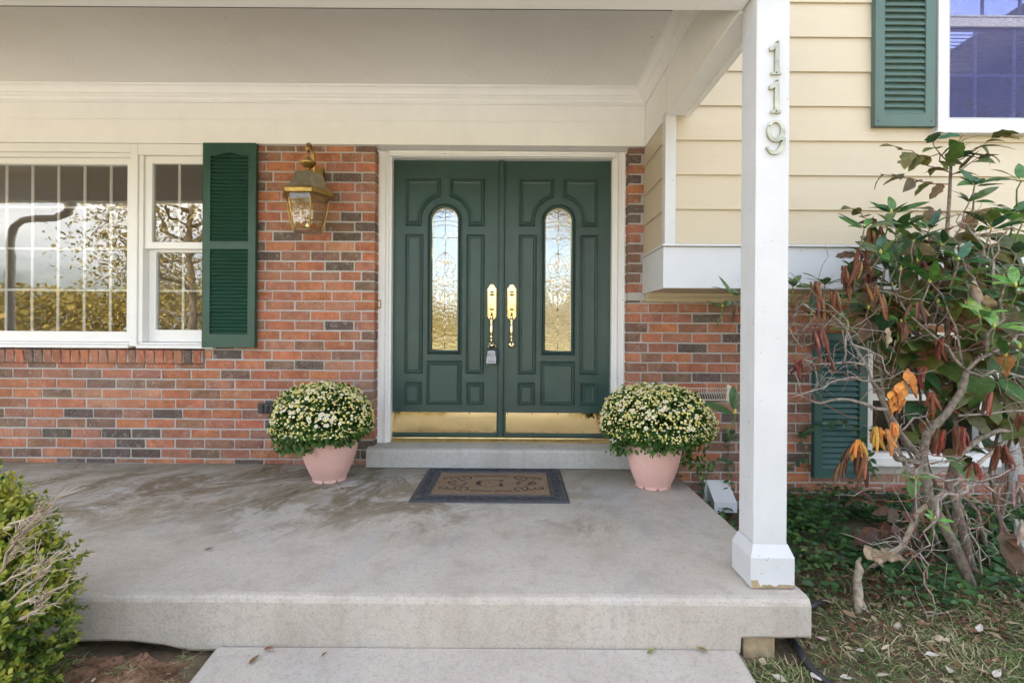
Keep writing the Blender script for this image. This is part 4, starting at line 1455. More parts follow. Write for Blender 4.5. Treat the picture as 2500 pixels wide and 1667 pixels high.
# ------------------------------------------------------------------ upper right window
uw = thing('upper_window', 'white double-hung window with dark insect screen in the cream siding, upper right', 'window', (2.95, SY, 2.09))
mb = MB()
mb.plate(rect(2.417, 3.47, 2.092, 3.52), [rect(2.462, 3.425, 2.140, 3.475)], SY - 0.045, SY + 0.06)
mb.build('frame', 'oldwhite', uw, bevel=0.003)
mb = MB()
mb.bbox(2.405, 3.482, SY - 0.060, SY - 0.010, 2.078, 2.0915, 0.002)
mb.build('sill', 'oldwhite', uw)
mb = MB()
mb.plate(rect(2.463, 3.424, 2.141, 3.474), [rect(2.498, 3.389, 2.172, 3.44)], SY - 0.022, SY + 0.05)
mb.build('inner_frame', 'vinyl', uw, bevel=0.002)
lo = sash(2.499, 3.388, 2.173, 2.775, SY + 0.000, 0.012, 0.012, 0.050, 'lower_sash', parent=uw)
mb = MB(); mb.box(2.508, 3.380, SY + 0.014, SY + 0.018, 2.182, 2.728); mb.build('pane', 'skytint_pane', lo)
for x in (2.693, 2.923, 3.15):
    mb = MB(); mb.bbox(x - 0.010, x + 0.010, SY + 0.020, SY + 0.028, 2.184, 2.726, 0.002); mb.build('muntin', 'vinyl', lo)
mb = MB(); mb.bbox(2.510, 3.378, SY + 0.0285, SY + 0.036, 2.444, 2.462, 0.002); mb.build('muntin', 'vinyl', lo)
up = sash(2.499, 3.388, 2.780, 3.438, SY - 0.002, 0.012, 0.010, 0.04, 'upper_sash', parent=uw)
mb = MB(); mb.box(2.508, 3.380, SY + 0.010, SY + 0.014, 2.788, 3.40); mb.build('pane', 'skytint_pane', up)
for x in (2.728, 2.95, 3.18):
    mb = MB(); mb.bbox(x - 0.010, x + 0.010, SY + 0.0145, SY + 0.022, 2.789, 3.40, 0.002); mb.build('muntin', 'vinyl', up)
mb = MB(); mb.plate(rect(2.4985, 3.3885, 2.1725, 3.438), [rect(2.508, 3.379, 2.183, 3.43)], SY - 0.019, SY - 0.011); sf_ = mb.build('screen_frame', 'lockgrey', uw)
mb = MB(); mb.box(2.506, 3.381, SY - 0.0155, SY - 0.0150, 2.181, 3.431); mb.build('screen_mesh', 'screen', sf_)
bl = thing('window_blind', 'lowered slatted blind behind the upper right window', 'blind', (2.94, 2.96, 2.17))
me = MB().extrude_x([(-0.010, -0.004), (0.010, 0.003), (0.010, 0.0045), (-0.010, -0.0025)], -0.43, 0.43).mesh('blind_slat', 'blind')
for i in range(26):
    inst('slat', me, (2.94, 2.962, 2.185 + i * 0.0215), bl)
mb = MB(); mb.bbox(2.51, 3.37, 2.945, 2.98, 2.75, 2.78); mb.build('head_rail', 'blind', bl)

# ------------------------------------------------------------------ low window behind the shrub
lw = thing('lower_window', 'white window low in the brick wall behind the shrub', 'window', (2.8, 3.38, -0.02))
mb = MB()
mb.plate(rect(2.376, 3.285, 0.020, 0.93), [rect(2.428, 3.155, 0.108, 0.885)], 3.352, 3.45)
mb.build('frame', 'vinyl', lw, bevel=0.003)
mb = MB(); mb.bbox(2.376, 3.285, 3.325, 3.351, 0.022, 0.070); mb.build('sill', 'vinyl', lw)
mb = MB(); mb.bbox(2.429, 3.154, 3.375, 3.41, 0.462, 0.506); mb.build('meeting_rail', 'vinyl', lw)
mb = MB(); mb.box(2.429, 3.154, 3.388, 3.392, 0.507, 0.884); mb.build('pane', 'dimpane', lw)
mb = MB(); mb.box(2.429, 3.154, 3.405, 3.409, 0.109, 0.461); mb.build('pane', 'dimpane', lw)
mb = MB()
mb.tube([(3.34, 3.31, 1.15), (3.34, 3.31, -0.22)], 0.026, 8)
tag(mb.build('downspout', 'band'), 'white downspout on the brick at the right edge behind the shrub', 'downspout')

# ------------------------------------------------------------------ lantern
LX, LY = -1.352, 3.160
ln = thing('wall_lantern', 'aged brass hexagonal wall lantern with candle bulbs on the brick', 'lantern', (LX, WALL, 1.55))
def hexring(r_ap, z, cx=LX, cy=LY):
    rr = r_ap / math.cos(PI / 6)
    return [(cx + rr * math.cos(PI / 3 * k), cy + rr * math.sin(PI / 3 * k), z) for k in range(6)]
def hexloft(rs, closed=True):
    mb = MB()
    v = []
    for r_, z in rs: v += hexring(r_, z)
    f = []
    for i in range(len(rs) - 1):
        for k in range(6):
            f.append((i * 6 + k, i * 6 + (k + 1) % 6, i * 6 + 6 + (k + 1) % 6, i * 6 + 6 + k))
    if closed:
        f.append(tuple(reversed(range(6)))); f.append(tuple(range((len(rs) - 1) * 6, len(rs) * 6)))
    mb.add(v, f)
    return mb
hexloft([(0.136, 1.770), (0.142, 1.774), (0.144, 1.796), (0.137, 1.808), (0.130, 1.811)]).build('eave_band', 'oldbrass', ln, bevel=0.002)
hexloft([(0.132, 1.8115), (0.112, 1.832), (0.098, 1.862), (0.089, 1.895), (0.082, 1.916), (0.070, 1.923)]).build('roof', 'patina', ln, bevel=0.0015)
body = [(0.118, 1.772), (0.116, 1.735), (0.109, 1.68), (0.098, 1.625), (0.084, 1.575), (0.076, 1.553)]
for k in range(6):
    mb = MB()
    a = [hexring(r_, z)[k] for r_, z in body]; b = [hexring(r_, z)[(k + 1) % 6] for r_, z in body]
    c1, c2 = [hexring(r_ - 0.003, z)[k] for r_, z in body], [hexring(r_ - 0.003, z)[(k + 1) % 6] for r_, z in body]
    v = a + b
    n = len(body)
    mb.add(v, [(i, i + 1, n + i + 1, n + i) for i in range(n - 1)])
    mb.build('glass_panel', 'lampglass', ln)
    mb = MB(); mb.tube(a, 0.0042, 5); mb.build('rib', 'oldbrass', ln)
mb = MB()
for rr_, z in ((0.0765, 1.553), (0.1185, 1.771)):
    hr = hexring(rr_, z); mb.tube(hr + [hr[0]], 0.0036, 5)
mb.build('rim', 'patina', ln)
mb = MB(); mb.add(hexring(0.074, 1.5545) + hexring(0.074, 1.5575), [(0, 1, 2, 3, 4, 5), (11, 10, 9, 8, 7, 6)]); mb.build('bottom_glass', 'lampglass', ln)
mb = MB(); mb.lathe([(0.034, 1.918), (0.036, 1.926), (0.022, 1.932), (0.014, 1.944), (0.012, 1.955), (0.022, 1.962), (0.030, 1.968), (0.045, 1.986), (0.051, 1.996), (0.047, 2.004), (0.036, 2.012), (0.020, 2.018), (0.010, 2.022), (0.006, 2.032)], (LX, LY, 0), 24)
mb.build('finial', 'oldbrass', ln)
mb = MB()
mb.tube([(LX + 0.016 * math.cos(a), LY, 2.046 + 0.016 * math.sin(a)) for a in np.linspace(0, 2 * PI, 15)], 0.0022, 6, False); mb.build('loop', 'oldbrass', ln)
mb = MB()
scp = [(3.335, 1.895), (3.315, 1.905), (3.285, 1.925), (3.262, 1.96), (3.250, 2.02), (3.236, 2.075), (3.214, 2.108), (3.185, 2.122), (3.158, 2.112), (3.145, 2.092), (3.150, 2.072), (3.164, 2.066)]
mb.tube([(LX, y, z) for y, z in scp], [0.011] * 9 + [0.010, 0.010, 0.009], 8, True, 1.0); 
mb.build('scroll_arm', 'oldbrass', ln)
mb = MB()
mb.plate([(LX - 0.028, 1.86), (LX + 0.028, 1.86), (LX + 0.034, 1.90), (LX + 0.028, 2.005), (LX + 0.016, 2.02), (LX - 0.016, 2.02), (LX - 0.028, 2.005), (LX - 0.034, 1.90)], [], WALL - 0.020, WALL - 0.001)
mb.build('back_plate', 'oldbrass', ln, bevel=0.006)
mb = MB()
mb.lathe([(0.012, 1.575), (0.016, 1.585), (0.010, 1.60), (0.013, 1.612), (0.007, 1.62)], (LX, LY, 0), 12)
for k in range(3):
    a = 2 * PI * k / 3 - 0.5
    d = Vector((math.cos(a), math.sin(a), 0))
    mb.tube([(LX, LY, 1.60), Vector((LX, LY, 1.592)) + d * 0.022, Vector((LX, LY, 1.596)) + d * 0.038, Vector((LX, LY, 1.63)) + d * 0.042], 0.003, 6)
    c = Vector((LX, LY, 0)) + d * 0.042
    mb.lathe([(0.004, 1.625), (0.011, 1.632), (0.011, 1.640), (0.006, 1.643)], (c.x, c.y, 0), 10)
mb.build('candelabra', 'brass', ln)
for k in range(3):
    a = 2 * PI * k / 3 - 0.5
    c = Vector((LX, LY, 0)) + Vector((math.cos(a), math.sin(a), 0)) * 0.042
    mb = MB(); mb.lathe([(0.0065, 1.643), (0.0065, 1.688)], (c.x, c.y, 0), 10); cs = mb.build('candle_sleeve', 'trim', ln)
    mb = MB(); mb.lathe([(0.006, 1.688), (0.011, 1.70), (0.012, 1.712), (0.008, 1.73), (0.002, 1.748)], (c.x, c.y, 0), 12); mb.build('bulb', 'lampglass', cs)

# ------------------------------------------------------------------ outlet, wire shelf, vent hood
oc = thing('outlet_cover', 'dark weathered outlet cover on the brick beside the left pot', 'outlet', (-1.71, WALL, 0.385))
mb = MB(); mb.bbox(-1.765, -1.660, WALL - 0.016, WALL - 0.001, 0.352, 0.420, 0.004); mb.build('plate', 'outlet', oc)
for x in (-1.735, -1.700):
    mb = MB()
    mb.bbox(x - 0.013, x + 0.013, WALL - 0.024, WALL - 0.0165, 0.359, 0.412, 0.005); fl = mb.build('flap', 'outlet', oc)
    mb = MB(); mb.bbox(x - 0.006, x + 0.006, WALL - 0.028, WALL - 0.0245, 0.361, 0.400, 0.002); mb.build('flap_rib', 'outlet', fl)
mb = MB(); mb.bbox(-1.680, -1.662, WALL - 0.021, WALL - 0.0165, 0.358, 0.414, 0.002); mb.build('hinge', 'outlet', oc)

ws = thing('wire_shelf', 'ivory wire wall rack with scalloped end plates above the right pot', 'wall rack', (1.13, WALL, 0.46))
wx0, wx1, wy0 = 0.855, 1.395, 3.255
mb = MB()
for z in (0.472, 0.552, 0.478):
    mb.tube([(wx0, WALL - 0.004, z), (wx0, wy0, z), (wx1, wy0, z), (wx1, WALL - 0.004, z)], 0.0028, 6)
mb.build('rail', 'wire', ws)
me = MB().tube([(0.007 * math.sin(2 * PI * k / 8 + 0.5) * (1 if k in (1, 2, 3, 5, 6, 7) else 0.2), 0, 0.080 * k / 8) for k in range(9)], 0.0017, 4).mesh('wire', 'wire')
for i in range(34):
    inst('wire', me, (wx0 + 0.014 + i * (wx1 - wx0 - 0.028) / 33, wy0, 0.473), ws)
for i in range(9):
    mb = MB(); xx = wx0 + 0.03 + i * 0.06; mb.tube([(xx, wy0, 0.470), (xx, WALL - 0.004, 0.470)], 0.0018, 5); mb.build('floor_wire', 'wire', ws)
for xx in (wx0 - 0.004, wx1 + 0.004):
    mb = MB()
    # scalloped end plate, standing on the wall and turned a little outward
    o = []
    for k in range(33):
        a = -PI / 2 + PI * k / 32
        o.append((0.010 + 0.052 * math.cos(a) + 0.006 * math.cos(8 * a), 0.520 + 0.056 * math.sin(a)))
    o = [(0.0, 0.464)] + o + [(0.0, 0.576)]
    n = len(o)
    v = [(xx + 0.25 * (u), WALL - 0.104 - 0.0 + u * 0.9, z) for u, z in o] + [(xx + 0.25 * u + 0.002, WALL - 0.104 + u * 0.9 - 0.0008, z) for u, z in o]
    f = [tuple(range(n)), tuple(reversed(range(n, 2 * n)))] + [(i, (i + 1) % n, n + (i + 1) % n, n + i) for i in range(n)]
    mb.add(v, f)
    sgn = 1 if xx > 1 else -1
    mb2 = MB(); mb2.plate([(xx + sgn * 0.012 + sgn * p[0] * 0.8 - sgn * 0.02, p[1]) for p in o][::sgn], [], wy0 + 0.004, wy0 + 0.006)
    mb2.build('end_plate', 'wire', ws)

vh = thing('dryer_vent', 'white vent hood low on the brick at the slab edge', 'vent hood', (1.37, WALL, -0.26))
mb = MB(); mb.bbox(1.278, 1.458, WALL - 0.012, WALL - 0.001, -0.300, -0.084, 0.002); mb.build('wall_plate', 'ventwhite', vh)
mb = MB()
mb.extrude_x([(WALL - 0.013, -0.098), (WALL - 0.140, -0.190), (WALL - 0.145, -0.255), (WALL - 0.140, -0.257), (WALL - 0.135, -0.195), (WALL - 0.013, -0.106)], 1.298, 1.446)
for a in (1.298, 1.443):
    mb.extrude_x([(WALL - 0.013, -0.106), (WALL - 0.137, -0.194), (WALL - 0.140, -0.254), (WALL - 0.013, -0.285)], a, a + 0.003)
mb.build('hood', 'ventwhite', vh)

# wood block and black hose by the slab corner
mb = MB(); mb.bbox(0.800, 0.912, 1.725, 1.86, -0.215, -0.139, 0.003)
tag(mb.build('wood_block', 'woodblock'), 'pale wood block wedged under the slab corner below the post', 'wood block')
mb = MB()
hp_ = [at(1935, 1553, 1.80), at(1962, 1585, 1.70), at(1990, 1617, 1.64), at(2040, 1655, 1.57), at(2095, 1700, 1.50), at(2160, 1760, 1.42)]
hp_ = [Vector((p.x, p.y, ground_z(p.x, p.y) + 0.014)) for p in hp_]
hp_ = [Vector((0.98, 2.1, -0.25)), Vector((1.0, 1.92, -0.235))] + hp_
mb.tube(hp_, 0.0125, 8)
tag(mb.build('hose', 'hose'), 'black hose running out from under the slab across the grass', 'hose')
mb = MB()
q = [at(1978, 1452, 2.02), at(1990, 1446, 2.04), at(2018, 1440, 2.06)]
mb.tube([Vector((p.x, p.y, ground_z(p.x, p.y) + 0.02)) for p in q], 0.012, 8)
tag(mb.build('pipe_end', 'hose'), 'short black pipe end poking from the litter beside the slab', 'pipe')

# ------------------------------------------------------------------ pots with chrysanthemums
def pot(cx, cy, r0, r1, h, label):
    t_ = thing('flower_pot', label, 'flower pot', (cx, cy, 0.001), 'pink flower pots')
    N, ZN = 240, 34
    mb = MB()
    v, f = [], []
    for j in range(ZN + 1):
        u = j / ZN
        z = 0.016 + (h - 0.016) * u
        r = r0 + (r1 - r0) * (1 - (1 - u) ** 1.75)
        for k in range(N):
            a = 2 * PI * k / N
            w = 0.0034 * math.cos(48 * (a + 0.95 * u)) * min(1, u * 8) * (1 if u < 0.97 else 0)
            v.append((cx + (r + w) * math.cos(a), cy + (r + w) * math.sin(a), z))
    for j in range(ZN):
        for k in range(N):
            f.append((j * N + k, j * N + (k + 1) % N, (j + 1) * N + (k + 1) % N, (j + 1) * N + k))
    mb.add(v, f, True)
    mb.lathe([(r1 - 0.001, h), (r1 + 0.004, h + 0.006), (r1 - 0.008, h + 0.008), (r1 - 0.014, h - 0.03)], (cx, cy, 0), 64)
    mb.build('body', 'pot', t_)
    mb = MB()
    # foot ring with notches
    for k in range(8):
        a0, a1 = 2 * PI * k / 8 + 0.06, 2 * PI * (k + 1) / 8 - 0.06
        arc = np.linspace(a0, a1, 7)
        ro, ri = r0 + 0.003, r0 - 0.012
        vv, ff = [], []
        for a in arc:
            for r_, z in ((ro, 0.002), (ro, 0.018), (ri, 0.018), (ri, 0.002)):
                vv.append((cx + r_ * math.cos(a), cy + r_ * math.sin(a), z))
        for i in range(6):
            for m_ in range(4):
                ff.append((i * 4 + m_, i * 4 + (m_ + 1) % 4, i * 4 + 4 + (m_ + 1) % 4, i * 4 + 4 + m_))
        ff += [(0, 1, 2, 3), (27, 26, 25, 24)]
        mb.add(vv, ff)
    mb.lathe([(r0 - 0.004, 0.008), (r0 - 0.002, 0.017)], (cx, cy, 0), 40)
    mb.build('foot', 'pot', t_)
    mb = MB(); mb.lathe([(r1 - 0.02, h - 0.04), (0.02, h - 0.03)], (cx, cy, 0), 30); mb.build('potting_soil', 'soil', t_)
    return t_

def flower_mesh():
    """an open daisy-like blossom: two rings of petals round a yellow eye"""
    mb = MB()
    for ring, (n, L, up) in enumerate(((13, 0.0150, 0.10), (10, 0.0115, 0.45))):
        for k in range(n):
            a = 2 * PI * k / n + ring * 0.2
            d = Vector((math.cos(a), math.sin(a), 0)); q = Vector((-math.sin(a), math.cos(a), 0))
            w = 0.0022
            p0 = d * 0.003; p1 = d * L * 0.6 + Vector((0, 0, L * 0.6 * up)); p2 = d * L + Vector((0, 0, L * up * 0.7))
            mb.add([p0 - q * w * 0.5, p0 + q * w * 0.5, p1 + q * w, p2, p1 - q * w], [(0, 1, 2, 3, 4)])
    pet = mb.mesh('flower', 'petal')
    eb = MB()
    eb.lathe([(0.0045, 0.0005), (0.0052, 0.003), (0.0035, 0.005), (0.001, 0.0056)], (0, 0, 0), 8)
    pet.materials.append(M['flowereye'])
    me2 = eb.mesh('eye', 'flowereye')
    bm = bmesh.new(); bm.from_mesh(pet)
    n0 = len(bm.faces)
    bm.from_mesh(me2)
    bm.faces.ensure_lookup_table()
    for i in range(n0, len(bm.faces)): bm.faces[i].material_index = 1
    bm.to_mesh(pet); bm.free()
    return pet
FLOWER = flower_mesh()

MUMLEAF = ([(0, 0, 0), (0.30, 0.16, 0.03), (0.42, 0.36, 0.02), (0.58, 0.20, 0.02), (0.78, 0.26, 0.0), (1.0, 0.0, -0.06), (0.78, -0.26, 0.0), (0.58, -0.20, 0.02), (0.42, -0.36, 0.02), (0.30, -0.16, 0.03), (0.5, 0, -0.05)],
           [(0, 10, 1), (1, 10, 2), (2, 10, 3), (3, 10, 4), (4, 10, 5), (5, 10, 6), (6, 10, 7), (7, 10, 8), (8, 10, 9), (9, 10, 0)])
def octa(r=1.0):
    v = [(0, 0, 1), (0, 0, -1)]
    for z, rr in ((0.5, 0.86), (-0.5, 0.86)):
        for k in range(6):
            v.append((rr * math.cos(PI / 3 * k + z), rr * math.sin(PI / 3 * k + z), z))
    f = [(0, 2 + k, 2 + (k + 1) % 6) for k in range(6)] + [(2 + k, 8 + k, 8 + (k + 1) % 6, 2 + (k + 1) % 6) for k in range(6)] + [(1, 8 + (k + 1) % 6, 8 + k) for k in range(6)]
    return v, f

def mum(cx, cy, zc, rx, ry, top, bot, seed, label, droop=None):
    rs = np.random.default_rng(seed)
    t_ = thing('chrysanthemum', label, 'potted flowers', (cx, cy, 0.2), 'potted chrysanthemums')
    def dome(th, ph, k=1.0):
        """th from 0 (top) to pi; an uneven cushion"""
        bump_ = 1 + 0.07 * np.sin(2 * ph + seed) * np.sin(th) + 0.05 * np.sin(5 * ph + 2.7 * seed) * np.sin(2 * th) + 0.035 * np.sin(7 * ph + 2 * seed + 3 * th) + 0.02 * np.sin(13 * ph + 5 * th)
        s, c = np.sin(th), np.cos(th)
        hz = np.where(c > 0, top, bot)
        return np.stack([cx + rx * k * bump_ * np.sign(s) * np.abs(s) ** 0.85 * np.cos(ph), cy + ry * k * bump_ * np.abs(s) ** 0.85 * np.sin(ph), zc + hz * k * bump_ * np.sign(c) * np.abs(c) ** 0.95], 1)
    def outward(p):
        d = (p - np.array([cx, cy, zc])) / np.array([rx ** 1.3, ry ** 1.3, ((top + bot) / 2) ** 1.3])
        return d / np.linalg.norm(d, axis=1, keepdims=True)
    # leaves fill the cushion
    n = 5200
    th = np.arccos(rs.uniform(-0.80, 1, n)); ph = rs.uniform(0, 2 * PI, n)
    p = dome(th, ph, rs.uniform(0.72, 0.985, n)[:, None] if False else 1.0)
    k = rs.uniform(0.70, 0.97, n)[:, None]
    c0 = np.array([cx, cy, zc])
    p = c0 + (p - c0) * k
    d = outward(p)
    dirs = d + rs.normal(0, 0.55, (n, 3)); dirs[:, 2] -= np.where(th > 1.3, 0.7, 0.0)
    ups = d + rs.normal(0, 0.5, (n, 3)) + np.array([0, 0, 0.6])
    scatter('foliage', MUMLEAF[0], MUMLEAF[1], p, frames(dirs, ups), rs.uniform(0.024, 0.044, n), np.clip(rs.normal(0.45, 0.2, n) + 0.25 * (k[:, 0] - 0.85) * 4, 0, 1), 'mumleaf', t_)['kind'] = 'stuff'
    # hanging leaves under the rim
    if droop:
        n2 = 330
        q, dr = [], []
        for _ in range(n2):
            ox, oy, L, w = droop[rs.integers(len(droop))]
            u = rs.uniform(0, 1)
            q.append((cx + ox + rs.normal(0, w), cy + oy + rs.normal(0, w), zc - bot * 0.75 - L * u)); dr.append((rs.normal(0, 0.5), rs.normal(0, 0.5), -1))
        q, dr = np.array(q), np.array(dr)
        scatter('hanging_foliage', MUMLEAF[0], MUMLEAF[1], q, frames(dr, rs.normal(0, 1, (n2, 3)) + np.array([0, -1, 0.3])), rs.uniform(0.020, 0.036, n2), rs.uniform(0.2, 0.9, n2), 'mumleaf', t_)['kind'] = 'stuff'
    # stems
    sb = MB()
    for _ in range(160):
        th_ = math.acos(rs.uniform(-0.35, 1)); ph_ = rs.uniform(0, 2 * PI)
        e = dome(np.array([th_]), np.array([ph_]))[0]
        s0 = np.array([cx, cy, zc - bot * 0.6]) * 0.45 + e * 0.55
        sb.tube([s0, (s0 + e) / 2 + np.array([0, 0, 0.012]), e], [0.0016, 0.0013, 0.0010], 3, False)
    sb.build('stems', 'greenstem', t_)
    # buds: many small yellow ones, denser on top
    n = 2500
    cth = 1 - 1.45 * rs.uniform(0, 1, n) ** 1.35
    th = np.arccos(cth); ph = rs.uniform(0, 2 * PI, n)
    p = dome(th, ph)
    c0_ = outward(p)
    p = p + c0_ * rs.uniform(-0.010, 0.016, n)[:, None]
    ov, of = octa()
    sz = np.where(rs.uniform(0, 1, n) < 0.45, rs.uniform(0.0060, 0.0100, n), rs.uniform(0.0040, 0.0062, n))
    sz = sz * np.where(cth < 0.1, 0.75, 1.0)
    scatter('buds', ov, of, p, frames(c0_ + rs.normal(0, 0.2, (n, 3)), rs.normal(0, 1, (n, 3))), np.stack([sz * 0.8, sz, sz], 1), np.clip(rs.normal(0.55, 0.25, n), 0, 1), 'bud', t_, True)['kind'] = 'stuff'
    # open blossoms, in loose drifts over the upper face
    cl = [(rs.uniform(0.15, 1.25), rs.uniform(0, 2 * PI)) for _ in range(16)]
    for i in range(120):
        a, b = cl[rs.integers(len(cl))]
        if i % 3 == 0:
            a, b = math.acos(1 - 0.95 * rs.uniform(0, 1)), rs.uniform(PI, 2 * PI)
        a += rs.normal(0, 0.09); b += rs.normal(0, 0.16)
        a = min(max(0.05, a), 1.45)
        e = dome(np.array([a]), np.array([b]))
        o_ = outward(e)[0]
        e = e[0] + o_ * 0.010
        dv = Vector(o_) + Vector((rs.normal(0, 0.15), rs.normal(0, 0.15) - 0.12, 0.25))
        q = dv.to_track_quat('Z', 'Y')
        s = rs.uniform(0.62, 1.15)
        o = inst('flower', FLOWER, e, t_, (0, 0, 0), (s, s, s))
        o.rotation_euler = (q @ Euler((0, 0, rs.uniform(0, 6))).to_quaternion()).to_euler()
    return t_

pot(-1.155, 3.040, 0.097, 0.168, 0.262, 'pink ribbed plastic pot left of the doors, standing by the brick wall')
mum(-1.195, 3.030, 0.352, 0.308, 0.275, 0.226, 0.095, 4, 'cushion of white and yellow chrysanthemums in the pot left of the doors', [(-0.17, -0.10, 0.08, 0.03), (-0.24, 0.0, 0.10, 0.03), (-0.04, -0.19, 0.06, 0.035), (0.17, -0.10, 0.03, 0.03)])
pot(0.822, 2.955, 0.100, 0.164, 0.262, 'pink ribbed plastic pot right of the doors, on the slab edge')
mum(0.838, 2.955, 0.362, 0.312, 0.275, 0.228, 0.105, 9, 'cushion of white and yellow chrysanthemums in the pot right of the doors', [(0.25, -0.02, 0.20, 0.03), (0.22, 0.06, 0.16, 0.03), (-0.23, -0.05, 0.07, 0.03), (-0.05, -0.19, 0.03, 0.05)])

# ------------------------------------------------------------------ leaf meshes shared by the shrubs
def leaf_mesh(name, L, Wd, fold, bend, mat, n=5, shape='lance'):
    """blade along +X with a folded midrib; bend is how far the tip drops"""
    v, f = [], []
    for i in range(n + 1):
        u = i / n
        if shape == 'lance':
            w = Wd * (math.sin(PI * min(1, u ** 0.85)) ** 0.75) * (1 if u < 1 else 0)
        elif shape == 'ovate':
            w = Wd * (math.sin(PI * u ** 0.65) ** 0.9)
        else:
            w = Wd * (math.sin(PI * u ** 0.8) ** 0.6) * (1 + (0.22 if i % 2 else -0.12))
        if i in (0,): w = Wd * 0.06
        if i == n: w = 0.0
        z = -bend * u * u + 0.04 * L * math.sin(PI * u)
        tw_ = 0.12 * math.sin(3 * u + L * 50)
        for q in (1, 0.55, 0, -0.55, -1):
            v.append((L * u, q * w / 2, z + fold * w * 1.3 * abs(q) ** 0.7 - fold * w * 0.5 * q * q + tw_ * q * w / 2))
    for i in range(n):
        for k in range(4):
            f.append((i * 5 + k, i * 5 + k + 1, i * 5 + 6 + k, i * 5 + 5 + k))
    mb = MB(); mb.add(v, f, True)
    return mb.mesh(name, mat)

def curled_mesh(name, L, r, mat, bend, seed):
    """a dead leaf rolled into a hanging tube, open along one side"""
    rnd = random.Random(seed)
    v, f = [], []
    n, m = 5, 5
    for i in range(n + 1):
        u = i / n
        rr = r * (0.30 + 0.9 * math.sin(PI * (0.12 + 0.80 * u)))
        cxx = bend * math.sin(u * 2.2)
        for k in range(m + 1):
            a = R(-30) + R(285) * k / m
            v.append((L * u, cxx + rr * math.cos(a) * rnd.uniform(0.85, 1.15), rr * 0.8 * math.sin(a)))
    for i in range(n):
        for k in range(m):
            f.append((i * (m + 1) + k, i * (m + 1) + k + 1, (i + 1) * (m + 1) + k + 1, (i + 1) * (m + 1) + k))
    mb = MB(); mb.add(v, f, True)
    return mb.mesh(name, mat)

RL = [leaf_mesh('leaf', 0.112, 0.042, 0.10, 0.016, 'rhodo'), leaf_mesh('leaf', 0.100, 0.038, 0.16, 0.028, 'rhodo'), leaf_mesh('leaf', 0.120, 0.040, 0.05, -0.006, 'rhodo'), leaf_mesh('leaf', 0.085, 0.038, 0.10, 0.010, 'rhodo')]
SL = [leaf_mesh('leaf', 0.135, 0.066, 0.08, 0.030, 'sapleaf', 6, 'ovate'), leaf_mesh('leaf', 0.115, 0.058, 0.14, 0.045, 'sapleaf', 6, 'lobed'), leaf_mesh('leaf', 0.150, 0.070, 0.03, 0.010, 'sapleaf', 6, 'lobed'), leaf_mesh('leaf', 0.100, 0.062, 0.05, 0.020, 'sapleaf', 6, 'ovate')]
DL = [curled_mesh('dead_leaf', 0.085, 0.0075, 'deadleaf', 0.010, 1), curled_mesh('dead_leaf', 0.075, 0.0065, 'deadleaf', -0.008, 2), curled_mesh('dead_leaf', 0.095, 0.0085, 'deadleaf', 0.004, 3)]

vr = random.Random(17)
def orient(d, up, roll=0.0):
    d = Vector(d).normalized()
    z = Vector(up) - d * Vector(up).dot(d)
    if z.length < 1e-4: z = d.orthogonal()
    z.normalize()
    y = z.cross(d)
    m = Matrix((d, y, z)).transposed()
    return (m @ Matrix.Rotation(roll, 3, 'X')).to_euler()

GREENS = [(0.039, 0.098, 0.029), (0.052, 0.124, 0.034), (0.072, 0.150, 0.034), (0.039, 0.104, 0.052), (0.098, 0.163, 0.039)]
BRIGHT = [(0.163, 0.300, 0.069), (0.200, 0.338, 0.088), (0.138, 0.263, 0.075)]
OLIVE = [(0.109, 0.123, 0.032), (0.138, 0.131, 0.036), (0.087, 0.109, 0.036), (0.160, 0.152, 0.043), (0.116, 0.087, 0.043), (0.167, 0.109, 0.051)]
MAROON = [(0.108, 0.048, 0.030), (0.091, 0.039, 0.030), (0.130, 0.065, 0.035), (0.099, 0.060, 0.030)]
DEAD = [(0.150, 0.066, 0.034), (0.190, 0.080, 0.040), (0.115, 0.058, 0.034), (0.25, 0.125, 0.060)]
DEADRED = [(0.165, 0.045, 0.024), (0.20, 0.055, 0.028), (0.145, 0.050, 0.028)]
DEADORANGE = [(0.52, 0.19, 0.04), (0.60, 0.24, 0.05), (0.45, 0.15, 0.04), (0.50, 0.30, 0.06)]
DEADGREY = [(0.30, 0.235, 0.19), (0.36, 0.29, 0.24)]

def whorl(parent, c, axis_, n, cols, size=1.0, spread=1.15, meshes=RL, name='leaf'):
    axis_ = Vector(axis_).normalized()
    u = axis_.orthogonal().normalized(); w = axis_.cross(u)
    a0 = vr.uniform(0, 6)
    for k in range(n):
        a = a0 + 2 * PI * k / n + vr.uniform(-0.3, 0.3)
        s = spread * vr.uniform(0.75, 1.2)
        d = axis_ * math.cos(s) + (u * math.cos(a) + w * math.sin(a)) * math.sin(s)
        sc = size * vr.uniform(0.75, 1.15)
        inst(name, vr.choice(meshes), Vector(c) + d * 0.012, parent, orient(d, axis_ + Vector((0, -0.3, 0.6)), vr.uniform(-0.4, 0.4)), (sc, sc * vr.uniform(0.85, 1.15), sc), tuple(x * vr.uniform(0.8, 1.25) for x in vr.choice(cols)))

def dead_cluster(parent, c, n, cols, size=1.0):
    for k in range(n):
        d = Vector((vr.gauss(0, 0.22), vr.gauss(0, 0.22), -1))
        sc = size * vr.uniform(0.7, 1.15)
        inst('dead_leaf', vr.choice(DL), Vector(c) + Vector((vr.gauss(0, 0.010), vr.gauss(0, 0.010), vr.uniform(-0.004, 0.008))), parent, orient(d, (vr.uniform(-1, 1), vr.uniform(-1, 1), 0.1)), (sc, sc, sc), tuple(x * vr.uniform(0.75, 1.25) for x in vr.choice(cols)))

